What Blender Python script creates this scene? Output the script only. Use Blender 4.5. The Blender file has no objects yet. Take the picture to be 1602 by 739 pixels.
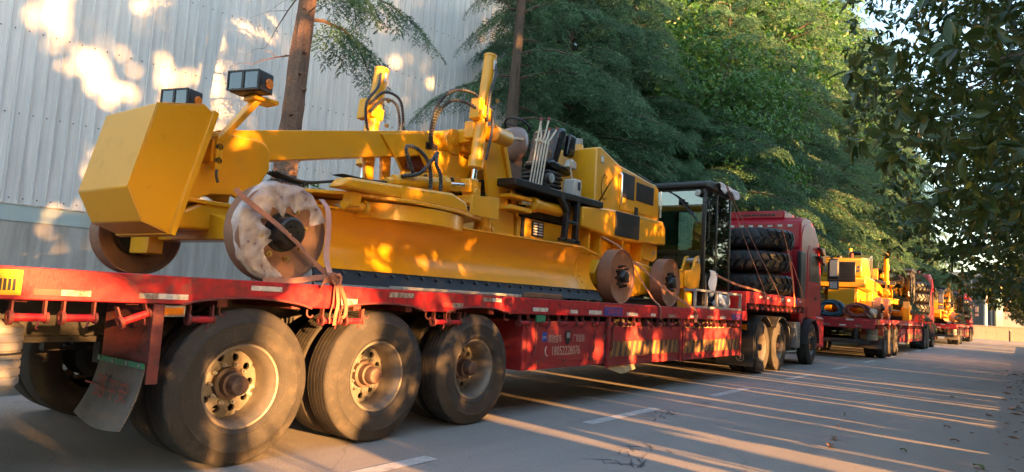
import bpy, bmesh, math, random
import numpy as np
from mathutils import Vector, Matrix
R = math.radians
scene = bpy.context.scene
C = scene.collection

# ------------------------------------------------------------------ camera
CAM_H = 1.3
TH, PITCH, ROLL = R(36.826), R(5.234), R(3.342)
fwd = Vector((math.cos(TH)*math.cos(PITCH), math.sin(TH)*math.cos(PITCH), math.sin(PITCH)))
rt0 = Vector((math.sin(TH), -math.cos(TH), 0))
up0 = rt0.cross(fwd)
rt = rt0*math.cos(ROLL) + up0*math.sin(ROLL)
up = up0*math.cos(ROLL) - rt0*math.sin(ROLL)
cam_data = bpy.data.cameras.new('camera')
cam_data.lens = 24.0; cam_data.sensor_width = 36.0; cam_data.sensor_fit = 'HORIZONTAL'
cam_data.clip_start = 0.05; cam_data.clip_end = 3000
cam = bpy.data.objects.new('camera', cam_data); C.objects.link(cam)
m = Matrix((rt, up, -fwd)).transposed().to_4x4(); m.translation = Vector((0, 0, CAM_H))
cam.matrix_world = m
scene.camera = cam

# ------------------------------------------------------------------ light
SUN_EL, SUN_HEAD = R(8.0), R(81.0)          # light travels towards heading SUN_HEAD (left of +X)
SL = Vector((math.cos(SUN_HEAD)*math.cos(SUN_EL), math.sin(SUN_HEAD)*math.cos(SUN_EL), -math.sin(SUN_EL)))
world = bpy.data.worlds.new('World'); scene.world = world; world.use_nodes = True
wn = world.node_tree.nodes; wl = world.node_tree.links
sky = wn.new('ShaderNodeTexSky'); sky.sky_type = 'NISHITA'; sky.sun_disc = False
sky.sun_elevation = SUN_EL
sky.sun_rotation = math.atan2(-SL.x, -SL.y)    # nishita: 0 = +Y, clockwise
sky.air_density = 1.0; sky.dust_density = 1.2; sky.ozone_density = 1.0
bg = wn['Background']; bg.inputs['Strength'].default_value = 0.10
wl.new(sky.outputs[0], bg.inputs['Color'])
sun_data = bpy.data.lights.new('sun', 'SUN'); sun_data.energy = 3.7; sun_data.angle = R(0.7)
sun_data.color = (1.0, 0.47, 0.14)
sun = bpy.data.objects.new('sun', sun_data); C.objects.link(sun)
sun.rotation_euler = SL.to_track_quat('-Z', 'Y').to_euler(); sun.location = (-4, -18, 12)
vs = scene.view_settings
vs.view_transform = 'Standard'; vs.look = 'None'; vs.gamma = 1.0; vs.use_curve_mapping = False
vs.exposure = 3.45

# ------------------------------------------------------------------ materials
MATS = {}
def pm(name, col, rough=.5, metal=0, var=.12, scale=6, dirt=None, dirt_amt=.5, dirt_scale=4, bump=0, bscale=40, coat=0, spec=.5,
       sss=None, streak=False, trans=0, dirt2=None, dirt2_amt=.6, dirt2_scale=18):
    """procedural paint / rubber / metal: base colour with noise variation, optional dirt layers and fine bump"""
    if name in MATS: return MATS[name]
    mt = bpy.data.materials.new(name); mt.use_nodes = True; MATS[name] = mt
    n = mt.node_tree.nodes; l = mt.node_tree.links
    b = n['Principled BSDF']
    tc = n.new('ShaderNodeTexCoord')
    co = tc.outputs['Object']
    if streak:
        mp = n.new('ShaderNodeMapping'); mp.inputs['Scale'].default_value = (1, 1, .12); l.new(co, mp.inputs[0]); co = mp.outputs[0]
    nz = n.new('ShaderNodeTexNoise'); nz.inputs['Scale'].default_value = scale; nz.inputs['Detail'].default_value = 5
    l.new(co, nz.inputs['Vector'])
    mx = n.new('ShaderNodeMix'); mx.data_type = 'RGBA'
    c = Vector(col)
    mx.inputs[6].default_value = (*(c*(1-var)), 1); mx.inputs[7].default_value = (*(c*(1+var)), 1)
    l.new(nz.outputs[0], mx.inputs[0]); out = mx.outputs[2]
    rsock = None
    for dcol, amt, dsc, k in ((dirt, dirt_amt, dirt_scale, 0), (dirt2, dirt2_amt, dirt2_scale, 1)):
        if dcol is None: continue
        dz = n.new('ShaderNodeTexNoise'); dz.inputs['Scale'].default_value = dsc; dz.inputs['Detail'].default_value = 8
        dz.inputs['Roughness'].default_value = .65
        l.new(co, dz.inputs['Vector'])
        rp = n.new('ShaderNodeMapRange'); rp.inputs[1].default_value = .62-.3*amt; rp.inputs[2].default_value = .78-.25*amt
        rp.inputs[4].default_value = min(1, .45+amt*.5); rp.clamp = True
        l.new(dz.outputs[0], rp.inputs[0])
        m2 = n.new('ShaderNodeMix'); m2.data_type = 'RGBA'; m2.inputs[7].default_value = (*dcol, 1)
        l.new(rp.outputs[0], m2.inputs[0]); l.new(out, m2.inputs[6]); out = m2.outputs[2]
        if k == 0:
            rr = n.new('ShaderNodeMapRange'); rr.inputs[3].default_value = rough; rr.inputs[4].default_value = min(.95, rough+.35)
            l.new(rp.outputs[0], rr.inputs[0]); rsock = rr.outputs[0]
    l.new(out, b.inputs['Base Color'])
    if rsock: l.new(rsock, b.inputs['Roughness'])
    else: b.inputs['Roughness'].default_value = rough
    b.inputs['Metallic'].default_value = metal
    b.inputs['Coat Weight'].default_value = coat; b.inputs['Coat Roughness'].default_value = .12
    b.inputs['Specular IOR Level'].default_value = spec
    if trans: b.inputs['Transmission Weight'].default_value = trans
    if bump:
        bz = n.new('ShaderNodeTexNoise'); bz.inputs['Scale'].default_value = bscale; bz.inputs['Detail'].default_value = 4
        l.new(tc.outputs['Object'], bz.inputs['Vector'])
        bp = n.new('ShaderNodeBump'); bp.inputs['Strength'].default_value = bump; bp.inputs['Distance'].default_value = .01
        l.new(bz.outputs[0], bp.inputs['Height']); l.new(bp.outputs[0], b.inputs['Normal'])
    return mt

def leaf_mat(name, c1, c2, trans=.35, rough=.45, c3=None, isl=.55, nsc=1.1):
    """foliage: colour differs from leaf to leaf and clump to clump, some light passes through"""
    mt = bpy.data.materials.new(name); mt.use_nodes = True; MATS[name] = mt
    n = mt.node_tree.nodes; l = mt.node_tree.links
    b = n['Principled BSDF']; o = n['Material Output']
    g = n.new('ShaderNodeNewGeometry'); tc = n.new('ShaderNodeTexCoord')
    nz = n.new('ShaderNodeTexNoise'); nz.inputs['Scale'].default_value = nsc; nz.inputs['Detail'].default_value = 3
    l.new(tc.outputs['Object'], nz.inputs['Vector'])
    ad = n.new('ShaderNodeMath'); ad.operation = 'MULTIPLY_ADD'; ad.inputs[1].default_value = isl; ad.use_clamp = True
    sb = n.new('ShaderNodeMapRange'); sb.inputs[1].default_value = .3; sb.inputs[2].default_value = .7; sb.inputs[4].default_value = 1.05-isl
    l.new(nz.outputs[0], sb.inputs[0])
    l.new(g.outputs['Random Per Island'], ad.inputs[0]); l.new(sb.outputs[0], ad.inputs[2])
    cr = n.new('ShaderNodeValToRGB'); e = cr.color_ramp.elements
    e[0].color = (*c1, 1); e[1].color = (*c2, 1); e[1].position = .93 if c3 else 1
    if c3: x = e.new(.985); x.color = (*c3, 1)
    l.new(ad.outputs[0], cr.inputs[0]); l.new(cr.outputs[0], b.inputs['Base Color'])
    b.inputs['Roughness'].default_value = rough; b.inputs['Specular IOR Level'].default_value = .4
    t = n.new('ShaderNodeBsdfTranslucent')
    hs = n.new('ShaderNodeHueSaturation'); hs.inputs['Value'].default_value = 1.5; hs.inputs['Hue'].default_value = .485
    l.new(cr.outputs[0], hs.inputs['Color']); l.new(hs.outputs[0], t.inputs[0])
    mxs = n.new('ShaderNodeMixShader'); mxs.inputs[0].default_value = trans
    l.new(b.outputs[0], mxs.inputs[1]); l.new(t.outputs[0], mxs.inputs[2]); l.new(mxs.outputs[0], o.inputs[0])
    return mt

YEL = pm('yellow_paint', (.73, .34, .008), .33, var=.07, scale=2, coat=.3, bump=.05, bscale=60, dirt=(.55, .29, .05), dirt_amt=.15, dirt_scale=3, dirt2=(.36, .17, .02), dirt2_amt=.02, dirt2_scale=14)
RED = pm('worn_red_paint', (.40, .010, .018), .42, var=.25, scale=3, dirt=(.075, .025, .024), dirt_amt=.56, dirt_scale=10, dirt2=(.24, .10, .08), dirt2_amt=.16, dirt2_scale=5, bump=.12, bscale=60)
REDD = pm('dusty_red_paint', (.27, .016, .02), .6, var=.25, scale=3, dirt=(.19, .08, .062), dirt_amt=.40, dirt_scale=3, dirt2=(.07, .03, .03), dirt2_amt=.15, dirt2_scale=9, bump=.12, bscale=40)
REDC = pm('cab_red_paint', (.33, .008, .018), .42, var=.08, coat=.1, spec=.35, dirt=(.26, .06, .05), dirt_amt=.15, dirt_scale=3)
DRUST = pm('dark_red_iron', (.16, .03, .028), .65, var=.35, scale=12, dirt=(.07, .045, .035), dirt_amt=.5, dirt_scale=14, bump=.3)
DARK = pm('dark_chassis', (.022, .020, .019), .7, var=.4, scale=8, dirt=(.085, .065, .05), dirt_amt=.45, dirt_scale=6, bump=.2)
BLK = pm('black_paint', (.012, .012, .014), .32, var=.2, dirt=(.04, .035, .03), dirt_amt=.2)
BLKP = pm('black_plastic', (.018, .018, .02), .5, var=.2, bump=.1)
BLADE = pm('black_cutting_edge', (.010, .011, .015), .38, metal=.0, var=.4, scale=5, coat=.0, spec=.3, dirt=(.05, .05, .055), dirt_amt=.2, bump=.1)
TYRE = pm('dusty_tyre_rubber', (.034, .030, .027), .78, var=.35, scale=4, dirt=(.085, .068, .054), dirt_amt=.38, dirt_scale=8, dirt2=(.02, .018, .016), dirt2_amt=.22, dirt2_scale=38, bump=.5, bscale=90)
TYREN = pm('new_tyre_rubber', (.011, .011, .012), .5, var=.25, dirt=(.03, .028, .026), dirt_amt=.15, dirt_scale=7, bump=.15)
RIM = pm('grey_rim_steel', (.20, .18, .155), .5, metal=.35, var=.2, scale=6, dirt=(.13, .085, .055), dirt_amt=.4, dirt_scale=5, bump=.15)
HUBM = pm('hub_brown', (.085, .05, .04), .55, var=.3, dirt=(.18, .13, .1), dirt_amt=.35, dirt_scale=14, bump=.2)
WHEEL = pm('brown_steel_wheel', (.235, .115, .07), .5, metal=.1, var=.18, scale=5, dirt=(.12, .05, .035), dirt_amt=.3, dirt_scale=10, dirt2=(.34, .2, .13), dirt2_amt=.1, bump=.12, bscale=60)
CHROME = pm('chrome_rod', (.75, .75, .76), .12, metal=1, var=.03)
STEEL = pm('bare_steel', (.42, .41, .39), .4, metal=.8, var=.15, dirt=(.2, .15, .1), dirt_amt=.2)
ZINC = pm('gold_zinc_bolt', (.5, .36, .14), .35, metal=.9, var=.15)
HOSE = pm('hose_black', (.018, .019, .022), .45, var=.2)
HOSE2 = pm('hose_sleeve_grey', (.10, .11, .125), .5, var=.2)
GALV = pm('grey_frame_paint', (.30, .30, .30), .55, var=.25, dirt=(.16, .13, .11), dirt_amt=.3)
STRAP = pm('salmon_strap', (.33, .14, .085), .8, var=.15, scale=14, dirt=(.25, .1, .06), dirt_amt=.3, dirt_scale=18, bump=.4, bscale=220)
CLOTH = pm('white_cloth', (.72, .71, .76), .85, var=.05, bump=.5, bscale=30)
SEATM = pm('black_vinyl_wrap', (.012, .012, .013), .18, var=.2, bump=.6, bscale=9)
CONS = pm('brown_wrapped_plastic', (.19, .115, .085), .35, var=.12, coat=.3)
IVORY = pm('ivory_lever', (.62, .55, .42), .4, var=.05)
BEIGE = pm('beige_plastic', (.5, .46, .4), .45, var=.06)
WHITE = pm('white_sticker', (.62, .60, .56), .6, var=.2, scale=20, dirt=(.22, .17, .13), dirt_amt=.5, dirt_scale=16)
TAPER = pm('worn_tape', (.4, .36, .3), .6, var=.3, scale=20, dirt=(.08, .05, .04), dirt_amt=.75, dirt_scale=22, dirt2=(.45, .05, .04), dirt2_amt=.2, dirt2_scale=10)
REDTAPE = pm('red_tape', (.6, .05, .04), .5, var=.2, scale=20, dirt=(.2, .05, .04), dirt_amt=.5, dirt_scale=20)
BLUE = pm('blue_sticker', (.02, .06, .33), .4, var=.1, dirt=(.15, .1, .15), dirt_amt=.2, dirt_scale=20)
GREENP = pm('green_strip', (.03, .22, .11), .45, var=.2, dirt=(.12, .1, .06), dirt_amt=.3, dirt_scale=14)
YSTK = pm('yellow_sticker', (.75, .45, .01), .45, var=.08, dirt=(.2, .12, .04), dirt_amt=.25, dirt_scale=14)
FLAP = pm('grey_mudflap_rubber', (.145, .125, .108), .8, var=.2, scale=5, dirt=(.10, .075, .06), dirt_amt=.4, dirt_scale=5, bump=.2)
HAZY = pm('faded_hazard_yellow', (.30, .16, .03), .7, var=.3, scale=8, dirt=(.15, .09, .05), dirt_amt=.55, dirt_scale=7, dirt2=(.2, .03, .02), dirt2_amt=.15, dirt2_scale=12)
HAZB = pm('faded_hazard_black', (.085, .045, .035), .75, var=.4, scale=8, dirt=(.16, .08, .06), dirt_amt=.4, dirt_scale=8)
AMBER = pm('amber_lens', (.75, .2, .01), .2, var=.05, coat=.5)
PAPER = pm('lamp_reflector', (.30, .30, .29), .3, metal=.8, var=.5, scale=45, bump=.9, bscale=60)
INK = pm('red_ink', (.27, .05, .03), .8, var=.2)
LETTER = pm('pale_letter_paint', (.50, .36, .30), .7, var=.3, scale=14)
TARP = pm('canvas_tarp', (.40, .29, .15), .85, var=.25, bump=.4, bscale=14, dirt=(.2, .14, .07), dirt_amt=.3)
GREYP = pm('grey_plastic', (.36, .34, .31), .55, var=.1, dirt=(.2, .16, .12), dirt_amt=.25)
BLUEHOSE = pm('blue_hose', (.03, .09, .14), .6, var=.3, scale=10)
REDHOSE = pm('red_hose', (.22, .06, .04), .65, var=.3, scale=10)

def glass_mat(name, tint, rough=.02, alpha=.35):
    mt = bpy.data.materials.new(name); mt.use_nodes = True; MATS[name] = mt
    n = mt.node_tree.nodes; l = mt.node_tree.links; o = n['Material Output']; n.remove(n['Principled BSDF'])
    gl = n.new('ShaderNodeBsdfGlossy'); gl.inputs['Roughness'].default_value = rough
    tr = n.new('ShaderNodeBsdfTransparent'); tr.inputs[0].default_value = (*tint, 1)
    fr = n.new('ShaderNodeFresnel'); fr.inputs[0].default_value = 1.5
    mr = n.new('ShaderNodeMapRange'); mr.inputs[3].default_value = .11; mr.inputs[4].default_value = 1; l.new(fr.outputs[0], mr.inputs[0])
    mx = n.new('ShaderNodeMixShader'); l.new(mr.outputs[0], mx.inputs[0]); l.new(tr.outputs[0], mx.inputs[1]); l.new(gl.outputs[0], mx.inputs[2])
    l.new(mx.outputs[0], o.inputs[0]); return mt
GLASS = glass_mat('green_cab_glass', (.62, .71, .69))
GLASSD = glass_mat('dark_door_glass', (.15, .19, .18))
LENS = glass_mat('clear_lens', (.92, .92, .9))
FILM = None
def film_mat():
    mt = bpy.data.materials.new('bubble_wrap_film'); mt.use_nodes = True
    n = mt.node_tree.nodes; l = mt.node_tree.links; b = n['Principled BSDF']; o = n['Material Output']
    b.inputs['Base Color'].default_value = (.80, .76, .78, 1); b.inputs['Roughness'].default_value = .15
    tc = n.new('ShaderNodeTexCoord')
    vo = n.new('ShaderNodeTexVoronoi'); vo.inputs['Scale'].default_value = 62; l.new(tc.outputs['Object'], vo.inputs['Vector'])
    nz = n.new('ShaderNodeTexNoise'); nz.inputs['Scale'].default_value = 26; nz.inputs['Detail'].default_value = 3; l.new(tc.outputs['Object'], nz.inputs['Vector'])
    ml = n.new('ShaderNodeMath'); ml.operation = 'MULTIPLY_ADD'; ml.inputs[1].default_value = -1.0
    l.new(vo.outputs['Distance'], ml.inputs[0]); l.new(nz.outputs[0], ml.inputs[2])
    bp = n.new('ShaderNodeBump'); bp.inputs['Strength'].default_value = .8; bp.inputs['Distance'].default_value = .004
    l.new(ml.outputs[0], bp.inputs['Height']); l.new(bp.outputs[0], b.inputs['Normal'])
    tr = n.new('ShaderNodeBsdfTransparent')
    n2 = n.new('ShaderNodeTexNoise'); n2.inputs['Scale'].default_value = 9; l.new(tc.outputs['Object'], n2.inputs['Vector'])
    mr = n.new('ShaderNodeMapRange'); mr.inputs[1].default_value = .35; mr.inputs[2].default_value = .7; mr.inputs[3].default_value = .42; mr.inputs[4].default_value = .70
    l.new(n2.outputs[0], mr.inputs[0])
    mx = n.new('ShaderNodeMixShader'); l.new(mr.outputs[0], mx.inputs[0])
    l.new(b.outputs[0], mx.inputs[1]); l.new(tr.outputs[0], mx.inputs[2]); l.new(mx.outputs[0], o.inputs[0])
    return mt
FILM = film_mat()

# ------------------------------------------------------------------ mesh helpers
BASE = {}
def thing(name, label, cat, base, group=None):
    o = bpy.data.objects.new(name, None); o.empty_display_size = .2; C.objects.link(o)
    o.location = base; BASE[o] = Vector(base)
    o['label'] = label; o['category'] = cat
    if group: o['group'] = group
    return o
def tag(o, label=None, cat=None, group=None, kind=None):
    if label: o['label'] = label
    if cat: o['category'] = cat
    if group: o['group'] = group
    if kind: o['kind'] = kind
    return o
def base_of(o):
    while o is not None:
        if o in BASE: return BASE[o]
        o = o.parent
    return Vector((0, 0, 0))
def copy_tree(o, parent=None):
    c = o.copy(); C.objects.link(c); c.parent = parent
    for ch in list(o.children): copy_tree(ch, c)
    return c
def frame(axis):
    a = Vector(axis).normalized()
    h = Vector((0, 0, 1)) if abs(a.z) < .9 else Vector((1, 0, 0))
    u = a.cross(h).normalized(); v = a.cross(u).normalized()
    return u, v, a

class G:
    def __init__(s): s.V = []; s.F = []
    def add(s, vs_, fs):
        k = len(s.V); s.V.extend(Vector(v) for v in vs_); s.F.extend(tuple(i+k for i in f) for f in fs); return s
    def box(s, x0, x1, y0, y1, z0, z1):
        return s.add([(x0,y0,z0),(x1,y0,z0),(x1,y1,z0),(x0,y1,z0),(x0,y0,z1),(x1,y0,z1),(x1,y1,z1),(x0,y1,z1)],
                     [(3,2,1,0),(4,5,6,7),(0,1,5,4),(1,2,6,5),(2,3,7,6),(3,0,4,7)])
    def obox(s, c, size, rot):
        c = Vector(c); hx, hy, hz = [d/2 for d in size]
        pts = [c + rot @ Vector((a*hx, b*hy, d*hz)) for a, b, d in ((-1,-1,-1),(1,-1,-1),(1,1,-1),(-1,1,-1),(-1,-1,1),(1,-1,1),(1,1,1),(-1,1,1))]
        return s.add(pts, [(3,2,1,0),(4,5,6,7),(0,1,5,4),(1,2,6,5),(2,3,7,6),(3,0,4,7)])
    def bar(s, p, q, w, h, up=(0,0,1)):
        p = Vector(p); q = Vector(q); a = (q-p); L = a.length; a.normalize(); upv = Vector(up)
        if abs(a.dot(upv)) > .95: upv = Vector((1, 0, 0))
        sd = a.cross(upv).normalized(); u2 = sd.cross(a).normalized()
        return s.obox((p+q)/2, (L, w, h), Matrix((a, sd, u2)).transposed())
    def cyl(s, p, q, r, r2=None, n=16, cap=True):
        p = Vector(p); q = Vector(q); r2 = r if r2 is None else r2
        u, v, a = frame(q-p); vs_ = []
        for c, rr in ((p, r), (q, r2)):
            for i in range(n):
                t = 2*math.pi*i/n; vs_.append(c + (u*math.cos(t)+v*math.sin(t))*rr)
        fs = [(i, (i+1) % n, n+(i+1) % n, n+i) for i in range(n)]
        if cap: fs += [tuple(range(n-1, -1, -1)), tuple(range(n, 2*n))]
        return s.add(vs_, fs)
    def tube(s, pts, r, n=8, closed=False, flat=None):
        pts = [Vector(p) for p in pts]; m_ = len(pts); vs_ = []; u = None
        for i, p in enumerate(pts):
            if closed: t = pts[(i+1) % m_]-pts[i-1]
            else: t = pts[min(i+1, m_-1)]-pts[max(i-1, 0)]
            t.normalize()
            if u is None: u, v, _ = frame(t)
            else:
                u = (u - t*u.dot(t)).normalized(); v = t.cross(u)
            rr = r[i] if isinstance(r, (list, tuple)) else r
            for k in range(n):
                a = 2*math.pi*k/n
                vs_.append(p + u*math.cos(a)*rr + v*math.sin(a)*rr)
        fs = []
        for i in range(m_ if closed else m_-1):
            j = (i+1) % m_
            for k in range(n): fs.append((i*n+k, i*n+(k+1) % n, j*n+(k+1) % n, j*n+k))
        if not closed: fs += [tuple(range(n-1, -1, -1)), tuple(range((m_-1)*n, m_*n))]
        return s.add(vs_, fs)
    def ribbon(s, pts, w, side, th=.004):
        """flat webbing strap: width w along `side` (vector or list), thickness th"""
        pts = [Vector(p) for p in pts]; m_ = len(pts); vs_ = []
        for i, p in enumerate(pts):
            t = (pts[min(i+1, m_-1)]-pts[max(i-1, 0)]).normalized()
            sd = Vector(side[i] if isinstance(side, list) else side); sd = (sd - t*sd.dot(t)).normalized(); nn = t.cross(sd)
            vs_ += [p-sd*w/2-nn*th, p+sd*w/2-nn*th, p+sd*w/2+nn*th, p-sd*w/2+nn*th]
        fs = [(3, 2, 1, 0), tuple(range(4*m_-4, 4*m_))]
        for i in range(m_-1):
            for k in range(4): fs.append((4*i+k, 4*i+(k+1) % 4, 4*i+4+(k+1) % 4, 4*i+4+k))
        return s.add(vs_, fs)
    def prism(s, poly, ax, a, b):
        """poly in the two other axes in order (x,z) for y, (y,z) for x, (x,y) for z"""
        def mk(p, t): return {'y': (p[0], t, p[1]), 'x': (t, p[0], p[1]), 'z': (p[0], p[1], t)}[ax]
        n = len(poly); vs_ = [mk(p, a) for p in poly]+[mk(p, b) for p in poly]
        return s.add(vs_, [tuple(range(n-1, -1, -1)), tuple(range(n, 2*n))]+[(i, (i+1) % n, n+(i+1) % n, n+i) for i in range(n)])
    def lathe(s, prof, o, axis, n=40, closed=False):
        o = Vector(o); u, v, a = frame(axis); m_ = len(prof); vs_ = []
        for r, h in prof:
            for i in range(n):
                t = 2*math.pi*i/n; vs_.append(o + a*h + (u*math.cos(t)+v*math.sin(t))*r)
        fs = []
        for j in range(m_ if closed else m_-1):
            j2 = (j+1) % m_
            for i in range(n): fs.append((j*n+i, j*n+(i+1) % n, j2*n+(i+1) % n, j2*n+i))
        return s.add(vs_, fs)
    def out(s, name, mat, parent=None, bevel=0, smooth=True, ang=35, recalc=True, seg=2):
        me = bpy.data.meshes.new(name)
        b0 = base_of(parent)
        me.from_pydata([v-b0 for v in s.V], [], s.F)
        if recalc:
            bm = bmesh.new(); bm.from_mesh(me); bmesh.ops.recalc_face_normals(bm, faces=bm.faces); bm.to_mesh(me); bm.free()
        if smooth:
            me.shade_smooth(); me.set_sharp_from_angle(angle=R(ang))
        me.materials.append(mat)
        o = bpy.data.objects.new(name, me); C.objects.link(o)
        if parent is not None: o.parent = parent
        if bevel:
            md = o.modifiers.new('bevel', 'BEVEL'); md.width = bevel; md.segments = seg; md.limit_method = 'ANGLE'; md.angle_limit = R(40)
        return o
def inst(o, off, parent, name=None, rot=None):
    c = o.copy(); C.objects.link(c); c.parent = parent; c.location = Vector(o.location)+Vector(off)
    if rot: c.rotation_euler = rot
    return c
def spline(pts, n=24):
    """Catmull-Rom through pts"""
    P = [Vector(p) for p in pts]; P = [P[0]*2-P[1]]+P+[P[-1]*2-P[-2]]; out = []
    segs = len(P)-3
    for i in range(segs):
        for k in range(max(2, n//segs)):
            t = k/max(2, n//segs); a, b, c, d = P[i:i+4]
            out.append(.5*((2*b)+(c-a)*t+(2*a-5*b+4*c-d)*t*t+(3*b-a-3*c+d)*t**3))
    out.append(P[-2]); return out
def text_mesh(body, size, name, mat, parent, origin, xdir, ydir, squeeze=1.0, align='CENTER', off=.0):
    cu = bpy.data.curves.new(name, 'FONT'); cu.body = body; cu.size = size; cu.align_x = align; cu.resolution_u = 2; cu.offset = off
    t = bpy.data.objects.new('tmp_text', cu); C.objects.link(t)
    me = bpy.data.meshes.new_from_object(t, depsgraph=bpy.context.evaluated_depsgraph_get())
    bpy.data.objects.remove(t); bpy.data.curves.remove(cu)
    xd = Vector(xdir).normalized(); yd = Vector(ydir).normalized(); o0 = Vector(origin)-base_of(parent); nn = xd.cross(yd)
    for v in me.vertices: v.co = o0 + xd*v.co.x*squeeze + yd*v.co.y + nn*.001
    me.materials.clear(); me.materials.append(mat); me.name = name
    o = bpy.data.objects.new(name, me); C.objects.link(o); o.parent = parent
    return o
# ------------------------------------------------------------------ shared part meshes
def mesh_of(g, name, mat, **k):
    o = g.out(name, mat, None, **k); me = o.data; bpy.data.objects.remove(o); return me
def put(name, me, parent, loc=(0, 0, 0), rot=None, bevel=0):
    o = bpy.data.objects.new(name, me); C.objects.link(o); o.parent = parent; o.location = loc
    if rot: o.rotation_euler = rot
    if bevel:
        md = o.modifiers.new('bevel', 'BEVEL'); md.width = bevel; md.segments = 2; md.limit_method = 'ANGLE'; md.angle_limit = R(40)
    return o
def sub_empty(name, parent, loc, rot=None):
    e = bpy.data.objects.new(name, None); e.empty_display_size = .1; C.objects.link(e); e.parent = parent; e.location = loc
    if rot: e.rotation_euler = rot
    return e

# road tyre, axis Y, outer sidewall at y=0 facing -Y, width W
def tyre_profile(r0, r1, W, grooves=5, gd=.014):
    p = [(r0, .035), (r0+.012, .012), (r0+.03, .004), (r0+.034, .0), (r0+.042, .0), (r0+.046, .004), (r0+.06, .001), (r0+.13, -.005), (r0+.150, -.006), (r0+.153, -.010), (r0+.159, -.010), (r0+.162, -.005), (r1-.075, .002), (r1-.07, .006), (r1-.035, .014), (r1-.008, .028), (r1, .04)]
    tw = W-.08
    for k in range(grooves):
        c = .04+tw*(k+.5+.0)/grooves; w = .0055
        p += [(r1+.003*math.sin(math.pi*(c-.04)/tw), c-w), (r1-gd, c-w*.6), (r1-gd, c+w*.6), (r1+.003*math.sin(math.pi*(c-.04)/tw), c+w)]
    p += [(r1, W-.04), (r1-.008, W-.028), (r1-.035, W-.014), (r1-.13, W), (r0+.06, W), (r0, W-.035)]
    return p
TR = .56
def holed_disc(g, r_in, r_out, rh, hr, nh, y, dish=0):
    """annular disc in the XZ plane at y with nh round hand holes of radius hr centred at radius rh"""
    for k in range(nh):
        a0 = 2*math.pi*k/nh; a1 = 2*math.pi*(k+1)/nh; am = (a0+a1)/2
        outer = []
        for i in range(5): a = a0+(a1-a0)*i/4; outer.append((r_out*math.cos(a), r_out*math.sin(a)))
        rm = (r_in+r_out)/2; outer.append((rm*math.cos(a1), rm*math.sin(a1)))
        for i in range(5): a = a1-(a1-a0)*i/4; outer.append((r_in*math.cos(a), r_in*math.sin(a)))
        outer.append((rm*math.cos(a0), rm*math.sin(a0)))
        cx, cz = rh*math.cos(am), rh*math.sin(am); m_ = len(outer); inner = []; back = []
        for p in outer:
            d = Vector((p[0]-cx, p[1]-cz)).normalized(); inner.append((cx+d.x*hr, cz+d.y*hr))
        def yy(p): return y + dish*(math.hypot(*p)-r_in)/(r_out-r_in)
        vs_ = [(p[0], yy(p), p[1]) for p in outer]+[(p[0], yy(p), p[1]) for p in inner]+[(p[0], yy(p)+.025, p[1]) for p in inner]
        fs = []
        for i in range(m_):
            j = (i+1) % m_; fs += [(i, j, m_+j, m_+i), (m_+i, m_+j, 2*m_+j, 2*m_+i)]
        g.add(vs_, fs)
def weld(o_mesh):
    bm = bmesh.new(); bm.from_mesh(o_mesh); bmesh.ops.remove_doubles(bm, verts=bm.verts, dist=.0008)
    bmesh.ops.recalc_face_normals(bm, faces=bm.faces); bm.to_mesh(o_mesh); bm.free()
ME = {}
ME['tyre'] = mesh_of(G().lathe(tyre_profile(.30, TR, .30), (0, 0, 0), (0, 1, 0), n=72), 'tyre', TYRE, ang=50)
g = G(); g.lathe([(.300, .05), (.308, .028), (.300, .02), (.286, .024), (.276, .05), (.262, .075), (.255, .14), (.252, .243)], (0, 0, 0), (0, 1, 0), n=56)
holed_disc(g, .12, .252, .193, .029, 10, .222, .021)
g.lathe([(.252, .243), (.253, .26), (.26, .29)], (0, 0, 0), (0, 1, 0), n=56)
ME['rim'] = mesh_of(g, 'rim', RIM); weld(ME['rim']); ME['rim'].shade_smooth(); ME['rim'].set_sharp_from_angle(angle=R(40))
g = G(); g.lathe([(.0, .03), (.052, .03), (.066, .036), (.072, .055), (.074, .11), (.090, .115), (.093, .17), (.118, .178), (.12, .226)], (0, 0, 0), (0, 1, 0), n=32)
for k in range(6): a = k*math.pi/3; g.cyl((.056*math.cos(a), .037, .056*math.sin(a)), (.056*math.cos(a), .025, .056*math.sin(a)), .007, n=6)
ME['hub'] = mesh_of(g, 'hub', HUBM)
g = G()
for k in range(10):
    a = 2*math.pi*(k+.5)/10; x, z = .142*math.cos(a), .142*math.sin(a)
    g.cyl((x, .228, z), (x, .193, z), .017, n=6); g.cyl((x, .193, z), (x, .172, z), .010, n=8)
ME['wheel_nuts'] = mesh_of(g, 'wheel_nuts', STEEL)
ME['inner_tyre'] = mesh_of(G().lathe(tyre_profile(.30, TR, .30), (0, .335, 0), (0, 1, 0), n=56), 'inner_tyre', TYRE, ang=50)
g = G().cyl((0, .25, 0), (0, .66, 0), .14, n=20); g.lathe([(.14, .3), (.2, .32), (.2, .64), (.14, .66)], (0, 0, 0), (0, 1, 0), n=24)
ME['brake_drum'] = mesh_of(g, 'brake_drum', DARK)
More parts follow.
